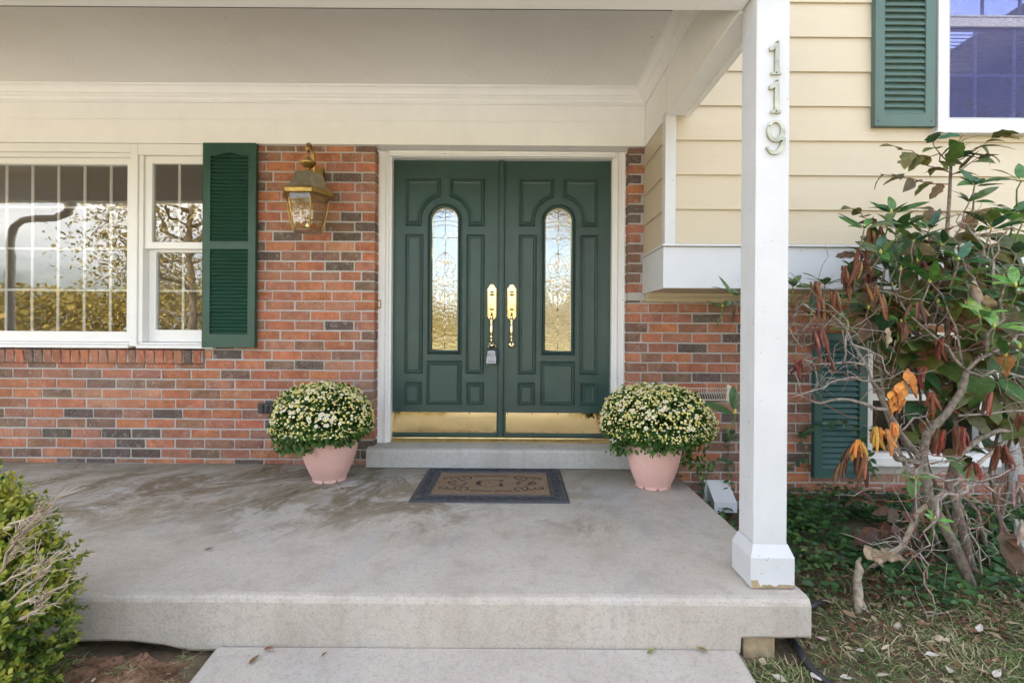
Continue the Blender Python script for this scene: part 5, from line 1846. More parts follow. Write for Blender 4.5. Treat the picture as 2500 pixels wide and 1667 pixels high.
def bent(p0, p1, k=6, wob=0.03):
    """a crooked line between two points"""
    p0, p1 = Vector(p0), Vector(p1)
    pts = [p0]
    L = (p1 - p0).length
    for i in range(1, k):
        pts.append(p0.lerp(p1, i / k) + Vector((vr.gauss(0, 1), vr.gauss(0, 1), vr.gauss(0, 1))) * wob * L * math.sin(PI * i / k))
    return pts + [p1]

def limb(mb, pts, r0, r1, n=7):
    k = len(pts)
    mb.tube(pts, [r0 + (r1 - r0) * i / (k - 1) for i in range(k)], n)

# ------------------------------------------------------------------ rhododendron
rh = thing('rhododendron', 'straggly rhododendron with grey branches, green whorls and hanging dead leaves right of the post', 'shrub', (2.1, 2.35, -0.26))
def px(lst, y):
    """branch run given as picture points with a distance each"""
    return [at(a, b, (c[0] if c else y)) for a, b, *c in lst]
def g(x, y):
    return Vector((x, y, ground_z(x, y) - 0.03))
trunks = [
    [g(2.06, 2.20), *px([(2330, 1330), (2270, 1220), (2250, 1120), (2262, 1060), (2310, 1010), (2350, 950), (2360, 900)], 2.22)],
    [g(2.20, 2.35), *px([(2340, 1250), (2315, 1180), (2330, 1120), (2390, 1070)], 2.36)],
    [g(2.34, 2.12), *px([(2490, 1370), (2520, 1300), (2560, 1200)], 2.12)],
]
mb = MB()
limb(mb, trunks[0], 0.023, 0.012, 9); limb(mb, trunks[1], 0.019, 0.012, 9); limb(mb, trunks[2], 0.024, 0.018, 9)
limb(mb, px([(2250, 1120), (2200, 1060), (2160, 990), (2130, 930)], 2.22), 0.015, 0.009)
limb(mb, px([(2250, 1130), (2190, 1120), (2170, 1090), (2190, 1060)], 2.2), 0.014, 0.010)
limb(mb, px([(2390, 1070), (2440, 1050), (2510, 1060)], 2.36), 0.013, 0.009)
mb.build('trunk', 'bark', rh)
branches = [
    ([(2360, 905), (2320, 860), (2290, 830), (2240, 790), (2190, 740)], 2.22, 0.008, 0.004),
    ([(2360, 905), (2410, 860), (2470, 830), (2510, 815)], 2.20, 0.010, 0.006),
    ([(2360, 905), (2430, 905), (2520, 930)], 2.24, 0.009, 0.006),
    ([(2340, 1015), (2400, 1010), (2500, 1000)], 2.22, 0.007, 0.005),
    ([(2180, 1000), (2110, 985), (2060, 975), (2010, 985), (1965, 970), (1935, 900)], 2.15, 0.010, 0.004),
    ([(2155, 960), (2110, 890), (2080, 840), (2060, 800), (2000, 745)], 2.2, 0.008, 0.004),
    ([(2110, 890), (2060, 885), (2055, 850), (2070, 800), (2050, 765)], 2.12, 0.006, 0.003),
    ([(2055, 885), (2000, 890), (1965, 875)], 2.1, 0.005, 0.003),
    ([(2150, 930), (2080, 920), (2010, 945), (1935, 970)], 2.08, 0.006, 0.003),
    ([(2080, 840), (2150, 870), (2180, 925)], 2.1, 0.004, 0.003),
    ([(1960, 740), (2020, 790), (2080, 800), (2160, 810)], 2.2, 0.005, 0.003),
    ([(1925, 795), (1960, 850), (1985, 890), (2000, 960)], 2.22, 0.004, 0.003),
    ([(2270, 740), (2210, 730), (2130, 710), (2080, 690)], 2.2, 0.004, 0.0025),
    ([(2370, 700), (2360, 660), (2345, 610), (2330, 560), (2340, 520)], 2.12, 0.007, 0.003),
    ([(2425, 690), (2420, 640), (2400, 600), (2370, 560), (2345, 540)], 2.1, 0.007, 0.003),
    ([(2420, 640), (2440, 590), (2470, 555), (2490, 540)], 2.1, 0.005, 0.003),
    ([(2410, 860), (2440, 780), (2460, 700), (2430, 660)], 2.14, 0.009, 0.006),
    ([(2220, 1160), (2260, 1135), (2330, 1125), (2370, 1140)], 2.0, 0.005, 0.003),
    ([(2105, 1192), (2150, 1190), (2195, 1155), (2240, 1110), (2260, 1095)], 2.0, 0.005, 0.003),
    ([(2230, 1155), (2300, 1170), (2400, 1175), (2470, 1145), (2510, 1120)], 1.98, 0.005, 0.003),
    ([(2310, 1205), (2280, 1260), (2260, 1300), (2245, 1350)], 1.95, 0.008, 0.004),
    ([(2380, 1180), (2350, 1195), (2310, 1205)], 1.95, 0.009, 0.008),
    ([(2245, 1350), (2262, 1400), (2272, 1450), (2265, 1520)], 1.92, 0.004, 0.003),
    ([(2245, 1320), (2240, 1270), (2236, 1200), (2240, 1150)], 1.95, 0.004, 0.003),
    ([(2345, 1200), (2365, 1260), (2385, 1330), (2395, 1400)], 1.98, 0.005, 0.003),
    ([(2365, 1265), (2400, 1290), (2430, 1300)], 1.98, 0.003, 0.002),
    ([(2400, 1180), (2440, 1215), (2490, 1235)], 1.97, 0.004, 0.003),
    ([(2440, 1190), (2435, 1225), (2470, 1260), (2500, 1290)], 1.97, 0.004, 0.003),
    ([(2195, 1055), (2230, 1020), (2260, 1015), (2290, 1060)], 2.05, 0.005, 0.003),
    ([(2190, 1320), (2215, 1335), (2260, 1370)], 1.95, 0.003, 0.002),
    ([(2165, 1350), (2195, 1330), (2205, 1310)], 1.95, 0.004, 0.002),
    ([(2180, 1090), (2230, 1130), (2250, 1140)], 2.05, 0.004, 0.003),
    ([(2372, 1090), (2440, 1100), (2475, 1105)], 2.05, 0.003, 0.002),
    ([(2350, 900), (2330, 800), (2300, 720), (2270, 660)], 2.25, 0.007, 0.003),
    ([(2190, 740), (2180, 690), (2185, 610), (2190, 565)], 2.25, 0.005, 0.003),
    ([(1935, 800), (1960, 720), (1990, 690)], 2.3, 0.004, 0.002),
    ([(1960, 760), (1900, 750), (1840, 745), (1790, 735)], 2.5, 0.005, 0.003),
    ([(2000, 745), (1980, 720), (2010, 700)], 2.25, 0.004, 0.002),
]
for pts, y, r0, r1 in branches:
    mb = MB()
    r0, r1 = r0 * 0.78, r1 * 0.78
    P3 = px(pts, y)
    q = [P3[0]]
    for i in range(1, len(P3)):
        mid = P3[i - 1].lerp(P3[i], 0.5) + Vector((vr.gauss(0, 0.008), vr.gauss(0, 0.012), vr.gauss(0, 0.008)))
        q += [mid, P3[i] + Vector((0, vr.gauss(0, 0.012), 0))]
    limb(mb, q, r0, r1, 6)
    mb.build('branch', 'twiggrey' if vr.random() < 0.75 else 'bark', rh)
# fine bare twigs
tw = MB(); rt = MB()
for _ in range(330):
    pts, y, r0, r1 = vr.choice(branches)
    i = vr.randrange(len(pts) - 1)
    a = at(*pts[i], y).lerp(at(*pts[i + 1], y), vr.random())
    e = a + Vector((vr.gauss(0, 0.10), vr.gauss(0, 0.07), vr.gauss(0.0, 0.10)))
    limb(tw if vr.random() < 0.66 else rt, bent(a, e, 4, 0.09), 0.0021, 0.0009, 4)
tw.build('twigs', 'twiggrey', rh)['kind'] = 'stuff'
rt.build('red_twigs', 'redtwig', rh)['kind'] = 'stuff'
W_ = [  # green whorls: picture point, distance, leaves, palette, size
    (2379, 455, 2.20, 8, GREENS, 1.0), (2366, 495, 2.22, 7, GREENS, 1.0), (2176, 522, 2.20, 8, GREENS, 1.0), (2189, 562, 2.22, 8, GREENS, 1.0),
    (2093, 668, 2.20, 6, GREENS, 1.0), (2492, 445, 2.20, 6, GREENS, 1.0), (2495, 548, 2.15, 7, BRIGHT, 1.0), (2393, 775, 1.98, 9, BRIGHT, 0.92),
    (2428, 802, 1.98, 6, BRIGHT, 0.95), (2490, 850, 2.0, 4, BRIGHT, 1.0), (1936, 702, 2.30, 7, GREENS, 0.95), (2014, 698, 2.26, 7, GREENS, 0.9), (1982, 768, 2.25, 7, GREENS, 0.95),
    (1789, 722, 2.50, 8, GREENS, 0.95), (1764, 752, 2.52, 6, GREENS, 0.95), (2283, 1272, 1.95, 4, BRIGHT, 0.6), (2232, 1172, 2.02, 6, BRIGHT, 0.75),
    (2240, 640, 2.22, 8, GREENS, 1.0), (2300, 600, 2.20, 8, GREENS, 1.0), (2130, 600, 2.24, 7, GREENS, 1.0), (2400, 620, 2.20, 8, GREENS, 1.0), (2450, 680, 2.22, 8, GREENS, 1.0),
    (2330, 680, 2.24, 8, GREENS, 1.0), (2180, 700, 2.26, 7, GREENS, 1.0), (2480, 620, 2.20, 7, GREENS, 1.0), (2290, 740, 2.25, 6, GREENS, 0.9), (2160, 660, 2.26, 6, GREENS, 0.9),
    (2050, 730, 2.26, 5, GREENS, 0.9), (2200, 790, 2.22, 5, GREENS, 0.8), (2120, 755, 2.25, 5, GREENS, 0.8), (2470, 520, 2.22, 6, GREENS, 1.0), (2270, 560, 2.25, 7, GREENS, 1.0), (2440, 740, 2.2, 6, GREENS, 0.9),
    (1795, 1010, 2.05, 3, GREENS, 1.15), (2110, 560, 2.12, 7, GREENS, 1.0), (2230, 590, 2.10, 8, GREENS, 1.0), (2340, 640, 2.05, 8, GREENS, 1.05), (2420, 560, 2.08, 8, GREENS, 1.05), (2480, 700, 2.02, 7, BRIGHT, 0.95), (2270, 690, 2.10, 7, GREENS, 1.0), (2150, 620, 2.12, 7, GREENS, 0.95), (2200, 660, 2.15, 6, GREENS, 1.0), (2380, 720, 2.1, 6, GREENS, 1.0), (2455, 870, 2.1, 5, GREENS, 0.9),
]
for x_, y_, dd, n_, pal, sz in W_:
    c = at(x_, y_, dd)
    whorl(rh, c, (vr.gauss(0, 0.25), -0.35 + vr.gauss(0, 0.2), 1), n_, pal, sz)
    mb = MB(); limb(mb, bent(c + Vector((vr.gauss(0, 0.02), 0.03, -0.10)), c, 3, 0.05), 0.004, 0.003, 5); mb.build('shoot', 'greenstem' if pal is BRIGHT or vr.random() < 0.5 else 'bark', rh)
    mb = MB(); mb.lathe([(0.002, 0.0), (0.006, 0.006), (0.005, 0.014), (0.001, 0.022)], c, 7); mb.build('flower_bud', 'bud', rh)
for x_, y_, dd, n_, pal, sz in [(2140, 555, 2.18, 6, DEAD, 1.0), (2105, 610, 2.2, 6, DEAD, 0.9), (2070, 680, 2.2, 7, DEAD, 1.1), (2130, 655, 2.22, 7, DEAD, 1.1), (1995, 730, 2.2, 5, DEAD, 1.0), (2022, 745, 2.2, 7, DEAD, 1.0), (2130, 695, 2.18, 6, DEAD, 1.0),
        (1998, 800, 2.12, 7, DEAD, 1.15), (2205, 785, 2.1, 6, DEAD, 1.1), (2020, 870, 2.12, 5, DEAD, 0.9), (1950, 878, 2.1, 5, DEADRED, 0.9), (2250, 895, 2.08, 5, DEADRED, 1.1), (2145, 1045, 2.0, 9, DEADORANGE, 1.2), (2180, 1035, 2.0, 5, DEADORANGE, 0.8),
        (2075, 1100, 2.0, 6, DEAD, 0.95), (2110, 1110, 2.0, 7, DEAD, 1.3), (2305, 1050, 2.0, 5, DEADRED, 1.1), (2345, 1045, 2.0, 6, DEADRED, 1.1), (2375, 1130, 1.98, 6, DEADRED, 0.8), (2490, 1180, 1.95, 5, DEADGREY, 1.2), (2370, 690, 2.05, 7, DEADGREY, 1.2), (1790, 760, 2.5, 3, DEAD, 0.8), (2490, 1270, 1.95, 4, DEADGREY, 1.2), (2250, 640, 2.2, 5, DEAD, 0.9), (2490, 1010, 2.1, 4, DEADRED, 1.0), (2100, 640, 2.12, 6, DEAD, 1.1), (2060, 650, 2.15, 6, DEAD, 1.0), (2150, 720, 2.1, 7, DEAD, 1.1), (1985, 690, 2.2, 6, DEAD, 1.0), (2040, 715, 2.15, 7, DEAD, 1.1), (2230, 740, 2.1, 5, DEAD, 1.0), (2300, 830, 2.05, 5, DEADRED, 1.0), (2420, 960, 2.05, 5, DEAD, 1.1), (2450, 1090, 2.0, 6, DEADRED, 1.0), (2270, 960, 2.05, 5, DEADRED, 1.0), (2095, 1075, 1.98, 6, DEADORANGE, 0.9), (2060, 1130, 2.0, 5, DEAD, 1.0)]:
    dead_cluster(rh, at(x_, y_, dd), n_, pal, sz)

# ------------------------------------------------------------------ sapling with broad tattered leaves growing through the shrub
sp = thing('dogwood_sapling', 'tall thin sapling with broad olive and bronze leaves growing up through the shrub', 'sapling', (2.1, 2.5, -0.26))
mb = MB()
stem = [g(2.22, 2.52)] + px([(2340, 1200), (2330, 1000), (2312, 800), (2310, 600), (2318, 480), (2322, 395)], 2.48)
limb(mb, stem, 0.016, 0.006, 8)
mb.build('stem', 'bark', sp)
stem2 = [g(1.95, 2.55)] + px([(2250, 1250), (2160, 1000), (2140, 800), (2165, 620), (2150, 545)], 2.5)
mb = MB(); limb(mb, stem2, 0.011, 0.004, 7); mb.build('stem', 'bark', sp)
mb = MB(); limb(mb, [g(1.72, 2.45)] + px([(2205, 1330), (2240, 1250), (2330, 1180), (2450, 1080)], 2.38), 0.013, 0.008, 7); mb.build('stem', 'twig', sp)
def spray(p0, p1, n, cols, size=1.0, hang=0.0):
    pts = bent(p0, p1, 4, 0.05)
    mb = MB(); limb(mb, pts, 0.0032, 0.0016, 5); mb.build('leaf_stalk', 'redtwig', sp)
    for i in range(n):
        u = (i + 0.6) / n
        c = Vector(pts[0]).lerp(Vector(pts[-1]), u)
        d = (Vector(p1) - Vector(p0)).normalized() * 0.7 + Vector((vr.gauss(0, 0.5), vr.gauss(0, 0.5), vr.gauss(-0.1 - hang, 0.35)))
        sc = size * vr.uniform(0.65, 1.15)
        inst('leaf', vr.choice(SL), c, sp, orient(d, (vr.gauss(0, 0.3), -0.5 + vr.gauss(0, 0.3), 1), vr.uniform(-0.6, 0.6)), (sc, sc, sc), tuple(x * vr.uniform(0.8, 1.2) for x in vr.choice(cols)))
S_ = [((2318, 400), (2190, 365), 7, OLIVE[:4], 0.85), ((2318, 400), (2440, 325), 9, OLIVE[:4], 1.0), ((2318, 405), (2275, 340), 4, GREENS, 0.8), ((2316, 420), (2230, 395), 6, OLIVE[:4], 0.8), ((2318, 430), (2410, 375), 6, OLIVE[:4], 0.95), ((2318, 400), (2350, 330), 5, GREENS, 0.8),
      ((2314, 450), (2150, 425), 7, OLIVE, 0.85), ((2312, 520), (2230, 510), 4, OLIVE, 0.8), ((2310, 560), (2420, 520), 4, OLIVE, 1.0), ((2312, 600), (2460, 560), 5, OLIVE, 1.1), ((2310, 640), (2240, 560), 4, OLIVE[2:], 1.0),
      ((2312, 660), (2400, 680), 5, OLIVE, 1.1), ((2310, 700), (2210, 690), 5, OLIVE, 1.1), ((2150, 550), (2080, 510), 5, OLIVE, 0.8), ((2150, 560), (2230, 540), 4, GREENS, 0.8), ((2160, 640), (2090, 620), 4, OLIVE, 0.8),
      ((2312, 760), (2430, 760), 5, OLIVE, 1.15), ((2312, 780), (2220, 790), 5, OLIVE, 1.1), ((2320, 850), (2410, 860), 6, OLIVE, 1.2), ((2320, 860), (2250, 860), 5, OLIVE, 1.15), ((2325, 930), (2430, 960), 5, OLIVE[2:], 1.2),
      ((2325, 930), (2270, 980), 4, OLIVE, 1.1), ((2320, 820), (2480, 800), 5, OLIVE, 1.1), ((2145, 760), (2070, 770), 3, OLIVE, 0.8), ((2145, 720), (2230, 720), 4, OLIVE, 1.0), ((2330, 1000), (2480, 1060), 4, OLIVE, 1.1), ((2312, 690), (2490, 650), 6, OLIVE, 1.15)]
for a, b, n_, pal, sz in S_:
    dd = vr.uniform(2.34, 2.52)
    spray(at(a[0], a[1], 2.46), at(b[0], b[1], dd), n_, pal, sz, 0.15)
# big bronze leaves low by the ground, and the crumpled orange dead leaf
spray(at(2210, 1250, 2.15), at(2100, 1220, 2.05), 7, MAROON, 0.85, 0.1)
spray(at(2200, 1290, 2.1), at(2120, 1290, 2.0), 6, MAROON, 0.85, 0.1)
spray(at(2440, 1290, 2.1), at(2480, 1340, 2.05), 5, MAROON, 0.95, 0.2)
inst('leaf', SL[3], at(2222, 1165, 2.0), sp, orient((0.1, -0.3, -1), (0.3, -1, 0.3)), (0.85, 1.25, 1), (0.12, 0.22, 0.07))
def crumpled(L, Wd, seed):
    rnd = random.Random(seed)
    n, m = 9, 6
    v, f = [], []
    for i in range(n + 1):
        u = i / n
        w = Wd * math.sin(PI * min(0.97, 0.06 + 0.94 * u ** 0.8)) ** 0.8 * rnd.uniform(0.75, 1.15)
        for k in range(m + 1):
            q = k / m * 2 - 1
            v.append((L * u + rnd.uniform(-1, 1) * L * 0.02, q * w * 0.5 * (0.75 - 0.25 * math.cos(u * 9)), 0.35 * w * (q * q - 0.4) * math.cos(u * 5 + seed) + 0.16 * w * math.sin(q * 5 + u * 11 + seed) + rnd.uniform(-1, 1) * 0.003))
    for i in range(n):
        for k in range(m):
            f.append((i * (m + 1) + k, i * (m + 1) + k + 1, (i + 1) * (m + 1) + k + 1, (i + 1) * (m + 1) + k))
    mb = MB(); mb.add(v, f, True)
    return mb.mesh('dead_leaf', 'deadleaf')
cr_ = [crumpled(0.13, 0.085, 8), crumpled(0.11, 0.075, 9)]
for i, (x_, y_) in enumerate([(2205, 930), (2190, 945), (2215, 900), (2180, 955)]):
    inst('dead_leaf', cr_[i % 2], at(x_, y_, 2.02), sp, orient((vr.gauss(0, 0.15), vr.gauss(0, 0.1), -1), (vr.uniform(-1, 1), -1, 0.1)), (0.95, 0.85, 0.85), vr.choice(DEADORANGE[:3]))
inst('dead_leaf', cr_[1], at(2170, 800, 2.1), sp, orient((0.0, 0.1, -1), (0.5, -1, 0.1)), (0.8, 0.6, 0.6), (0.36, 0.29, 0.18))
inst('dead_leaf', cr_[0], at(2460, 860, 2.1), sp, orient((0.05, 0.1, -1), (-0.5, -1, 0.1)), (0.8, 0.8, 0.6), (0.30, 0.13, 0.04))
for x_, y_, a in ((2110, 1330, 0.9), (2120, 1345, -0.3), (2150, 1340, 0.4)):
    inst('dead_leaf', cr_[0], at(x_, y_, 2.0), sp, orient((math.cos(a), -0.2, -abs(math.sin(a))), (0, -0.4, 1)), (0.8, 0.9, 0.7), (0.33, 0.25, 0.16))

# ------------------------------------------------------------------ broad-leaved viburnum behind the rhododendron
vb = thing('viburnum', 'broad-leaved viburnum with round olive leaves filling the gaps behind the rhododendron', 'shrub', (2.45, 2.62, -0.26))
VL = [leaf_mesh('leaf', 0.120, 0.086, 0.05, 0.030, 'sapleaf', 6, 'ovate'), leaf_mesh('leaf', 0.135, 0.092, 0.10, 0.050, 'sapleaf', 6, 'ovate'), leaf_mesh('leaf', 0.105, 0.080, 0.02, 0.012, 'sapleaf', 6, 'ovate')]
VCOL = OLIVE + GREENS[:3] + [(0.07, 0.09, 0.025), (0.06, 0.08, 0.027), (0.15, 0.16, 0.035)]
for k in range(9):
    mb = MB()
    bx_ = 2.2 + 0.11 * k
    p0 = g(bx_, 2.62 + 0.03 * (k % 3))
    top_ = at(2110 + 48 * k + vr.uniform(-20, 20), vr.uniform(560, 760), 2.62 + vr.uniform(-0.08, 0.08))
    limb(mb, bent(p0, top_, 7, 0.035), 0.011, 0.003, 6)
    mb.build('stem', 'bark' if k % 2 else 'barkdark', vb)
nv = 0
while nv < 300:
    ppx, ppy = vr.uniform(2070, 2530), vr.gauss(790, 160)
    lim = 560 + max(0, (2180 - ppx)) * 0.9
    if ppy < lim or ppy > 1120: continue
    if ppx < 2150 and ppy > 800: continue
    if ppx < 2230 and ppy > 900 and vr.random() < 0.8: continue
    nv += 1
    c = at(ppx, ppy, vr.uniform(2.36, 2.74))
    d = Vector((vr.gauss(0, 0.7), vr.gauss(-0.5, 0.5), vr.gauss(-0.25, 0.45)))
    sc = vr.uniform(0.8, 1.45)
    inst('leaf', vr.choice(VL), c, vb, orient(d, (vr.gauss(0, 0.4), -0.6 + vr.gauss(0, 0.4), 1), vr.uniform(-0.5, 0.5)), (sc, sc, sc), tuple(x * vr.uniform(0.8, 1.25) for x in vr.choice(VCOL)))

# broken stump in the litter
mb = MB()
sx_ = at(2098, 1440, 2.02).x
mb.tube([(sx_, 2.02, -0.28), (sx_ - 0.004, 2.02, -0.19), (sx_ + 0.003, 2.03, -0.14), (sx_ - 0.002, 2.03, -0.085), (sx_ + 0.008, 2.03, -0.045), (sx_ + 0.004, 2.035, -0.02), (sx_ + 0.013, 2.03, 0.004)], [0.026, 0.016, 0.0185, 0.0145, 0.016, 0.010, 0.003], 7)
mb.tube([(sx_ + 0.006, 2.03, -0.16), (sx_ + 0.022, 2.015, -0.20), (sx_ + 0.040, 2.0, -0.26)], [0.010, 0.008, 0.005], 5)
tag(mb.build('dead_stump', 'stump'), 'short broken pale stump standing in the ground cover', 'stump')

# ------------------------------------------------------------------ ground cover, litter, grass
LEAF2 = ([(0, 0, 0), (0.30, 0.24, 0.06), (0.70, 0.22, 0.03), (1.0, 0, -0.06), (0.70, -0.22, 0.03), (0.30, -0.24, 0.06), (0.5, 0, -0.01)],
         [(0, 6, 1), (1, 6, 2), (2, 6, 3), (3, 6, 4), (4, 6, 5), (5, 6, 0)])
n = 8200
pp, dd_, up_, ss, tt = [], [], [], [], []
tries = 0
while len(pp) < n and tries < 90000:
    tries += 1
    x = rng.uniform(1.06, 3.7); y = rng.uniform(1.85, 3.33)
    dens = smooth01((y - 1.88) / 0.35) * (0.30 + 1.6 * noise.noise(Vector((x * 2.6, y * 2.6, 8))) + 0.5 * noise.noise(Vector((x * 8, y * 8, 3))) + 0.35 * smooth01((y - 2.5) / 0.5))
    if x < 1.75: dens *= 0.30 + 0.70 * smooth01((y - 2.45) / 0.5)
    if rng.uniform() > dens: continue
    hmax = 0.05 + 0.20 * smooth01((y - 2.4) / 0.8) * (0.6 + 0.6 * noise.noise(Vector((x * 3, y * 3, 2)))) * smooth01((x - 1.35) / 0.5)
    z = ground_z(x, y) + rng.uniform(0.008, max(0.03, hmax))
    pp.append((x, y, z))
    a = rng.uniform(0, 2 * PI)
    dd_.append((math.cos(a), math.sin(a), rng.uniform(-0.3, 0.5))); up_.append((rng.normal(0, 0.4), rng.normal(-0.25, 0.4), 1))
    ss.append(rng.uniform(0.028, 0.052)); tt.append(np.clip(rng.normal(0.42, 0.2), 0, 1))
gc = scatter('ground_cover', LEAF2[0], LEAF2[1], pp, frames(np.array(dd_), np.array(up_)), ss, tt, 'vinca')
tag(gc, 'dark green trailing periwinkle leaves covering the ground under the shrub', 'ground cover', kind='stuff')
# vine runners climbing the wall by the vent and the low shutter
def vine(pts, n, label):
    t_ = thing('climbing_vine', label, 'vine', pts[0])
    mb = MB(); mb.tube(pts, 0.0022, 4); mb.build('runner', 'greenstem', t_)
    P_, D_, U_, S2, T2 = [], [], [], [], []
    for i in range(n):
        u = rng.uniform(0, len(pts) - 1.001); k = int(u)
        c = Vector(pts[k]).lerp(Vector(pts[k + 1]), u - k)
        s = rng.choice([-1, 1])
        P_.append(tuple(c)); D_.append((s * rng.uniform(0.5, 1), rng.uniform(-0.5, 0.0), rng.uniform(-0.6, 0.5))); U_.append((0, -1, rng.uniform(0, 0.8)))
        S2.append(rng.uniform(0.028, 0.05)); T2.append(np.clip(rng.normal(0.3, 0.15), 0, 1))
    scatter('leaves', LEAF2[0], LEAF2[1], P_, frames(np.array(D_), np.array(U_)), S2, T2, 'vinca', t_)['kind'] = 'stuff'
yw = WALL - 0.012
vine([(1.42, yw - 0.1, -0.26), (1.44, yw - 0.02, -0.10), (1.435, yw, 0.05), (1.45, yw, 0.18), (1.44, yw, 0.27)], 26, 'vine climbing the brick behind the post above the vent hood')
vine([(1.26, yw - 0.12, -0.27), (1.27, yw - 0.02, -0.15), (1.31, yw, -0.02), (1.37, yw, 0.06)], 16, 'vine curling over the corner of the vent hood')
vine([(1.11, yw, -0.12), (1.10, yw, 0.03), (1.09, yw, 0.12)], 9, 'short vine hanging on the brick below the right flowers')
vine([(2.0, yw, -0.02), (1.93, yw, 0.22), (2.02, yw - 0.04, 0.30), (2.15, yw - 0.05, 0.33), (2.3, yw - 0.05, 0.28)], 34, 'vine crossing the low blue-green shutter')
vine([(2.42, yw - 0.05, -0.05), (2.36, yw - 0.05, 0.10), (2.28, yw - 0.05, 0.18), (2.42, yw - 0.06, 0.3)], 44, 'vine at the bottom corner of the low window')
vine([(1.75, yw, -0.2), (1.70, yw, -0.06), (1.80, yw, 0.0), (1.95, yw - 0.03, 0.06)], 26, 'vine on the brick left of the low shutter')

# dead leaf litter and bark bits
n = 3800
pp, dd_, ss, tt = [], [], [], []
while len(pp) < n:
    x = rng.uniform(1.04, 3.4); y = rng.uniform(1.25, 2.75)
    if rng.uniform() > 0.25 + 0.75 * smooth01((y - 1.55) / 0.4): continue
    pp.append((x, y, ground_z(x, y) + rng.uniform(0.004, 0.022)))
    a = rng.uniform(0, 2 * PI); dd_.append((math.cos(a), math.sin(a), rng.normal(0, 0.25)))
    L = rng.uniform(0.015, 0.055); ss.append((L, L * rng.uniform(0.25, 0.9), L)); tt.append(rng.uniform(0, 1))
lt = scatter('leaf_litter', LEAF2[0], LEAF2[1], pp, frames(np.array(dd_), rng.normal(0, 0.5, (n, 3)) + np.array([0, 0, 1])), ss, tt, 'litter')
tag(lt, 'brown and red dead leaves strewn over the bare ground by the shrub', 'leaf litter', kind='stuff')

BLADE = ([(0, 0.5, 0), (0, -0.5, 0), (0.45, 0.42, 0.10), (0.45, -0.42, 0.10), (0.8, 0.25, 0.10), (0.8, -0.25, 0.10), (1, 0, 0.04)], [(0, 1, 3, 2), (2, 3, 5, 4), (4, 5, 6)])
n = 52000
X = rng.uniform(0.78, 3.3, n); Y = rng.uniform(1.15, 2.5, n) 
keep = []
for i in range(n):
    x, y = X[i], Y[i]
    if x < 1.04 and y > 1.70: continue
    if x < 1.04 and x < 0.79: continue
    d = 0.35 + 0.75 * noise.noise(Vector((x * 4, y * 4, 5))) + 0.35
    d *= 1.0 - 0.80 * smooth01((y - 1.80) / 0.45)
    if rng.uniform() < d: keep.append(i)
X, Y = X[keep], Y[keep]; n = len(X)
Z = np.array([ground_z(a, b) for a, b in zip(X, Y)]) + 0.002
ang = rng.uniform(0, 2 * PI, n); lift = np.abs(rng.normal(0.25, 0.35, n))
D = np.stack([np.cos(ang), np.sin(ang), lift], 1)
L = rng.uniform(0.018, 0.065, n)
patch = np.array([noise.noise(Vector((a * 3, b * 3, 12))) for a, b in zip(X, Y)])
gr = scatter('grass', BLADE[0], BLADE[1], np.stack([X, Y, Z], 1), frames(D, rng.normal(0, 0.5, (n, 3)) + np.array([0, 0, 1])), np.stack([L, rng.uniform(0.0022, 0.0045, n), L], 1), np.clip(rng.normal(0.46, 0.24, n) + patch * 0.35, 0, 1), 'grass')
tag(gr, 'thin green and straw-coloured grass beside the walk and slab', 'grass', kind='stuff')
# wisps of grass in the soil bed
n = 2600
X = rng.uniform(-2.2, -1.05, n); Y = rng.uniform(1.2, 1.66, n)
keep = [i for i in range(n) if noise.noise(Vector((X[i] * 5, Y[i] * 5, 3))) > 0.05 or X[i] > -1.13]
X, Y = X[keep], Y[keep]; n = len(X)
Z = np.array([ground_z(a, b) for a, b in zip(X, Y)]) + rng.uniform(0.03, 0.055, n)
ang = rng.uniform(0, 2 * PI, n)
L = rng.uniform(0.015, 0.06, n)
g2 = scatter('grass_clippings', BLADE[0], BLADE[1], np.stack([X, Y, Z], 1), frames(np.stack([np.cos(ang), np.sin(ang), rng.normal(0.08, 0.2, n)], 1), rng.normal(0, 0.4, (n, 3)) + np.array([0, 0, 1])), np.stack([L, rng.uniform(0.0014, 0.003, n), L], 1), rng.uniform(0.3, 1, n), 'grass')
tag(g2, 'dry clippings and weeds scattered on the bare soil bed', 'clippings', kind='stuff')

# ------------------------------------------------------------------ boxwood at the lower left
bw = thing('boxwood_bush', 'rounded yellow-green boxwood bush with bare dead twigs at the lower left', 'bush', (-1.75, 1.42, -0.25))
lumps = [(-1.79, 1.44, 0.10, 0.38, 0.34, 0.36), (-1.67, 1.40, -0.02, 0.29, 0.30, 0.26), (-1.72, 1.32, -0.15, 0.33, 0.25, 0.20), (-1.95, 1.55, 0.16, 0.34, 0.32, 0.28), (-1.60, 1.44, 0.13, 0.20, 0.2, 0.17), (-1.62, 1.46, 0.25, 0.14, 0.16, 0.14), (-1.72, 1.48, 0.34, 0.15, 0.16, 0.11), (-2.2, 1.35, 0.0, 0.4, 0.35, 0.4)]
BOX = ([(0, 0, 0), (0.35, 0.27, 0.05), (0.75, 0.24, 0.03), (1.0, 0, -0.04), (0.75, -0.24, 0.03), (0.35, -0.27, 0.05)], [(0, 3, 2, 1), (0, 5, 4, 3)])
P_, D_, U_, S2, T2 = [], [], [], [], []
nsp = 0
sp_tubes = MB()
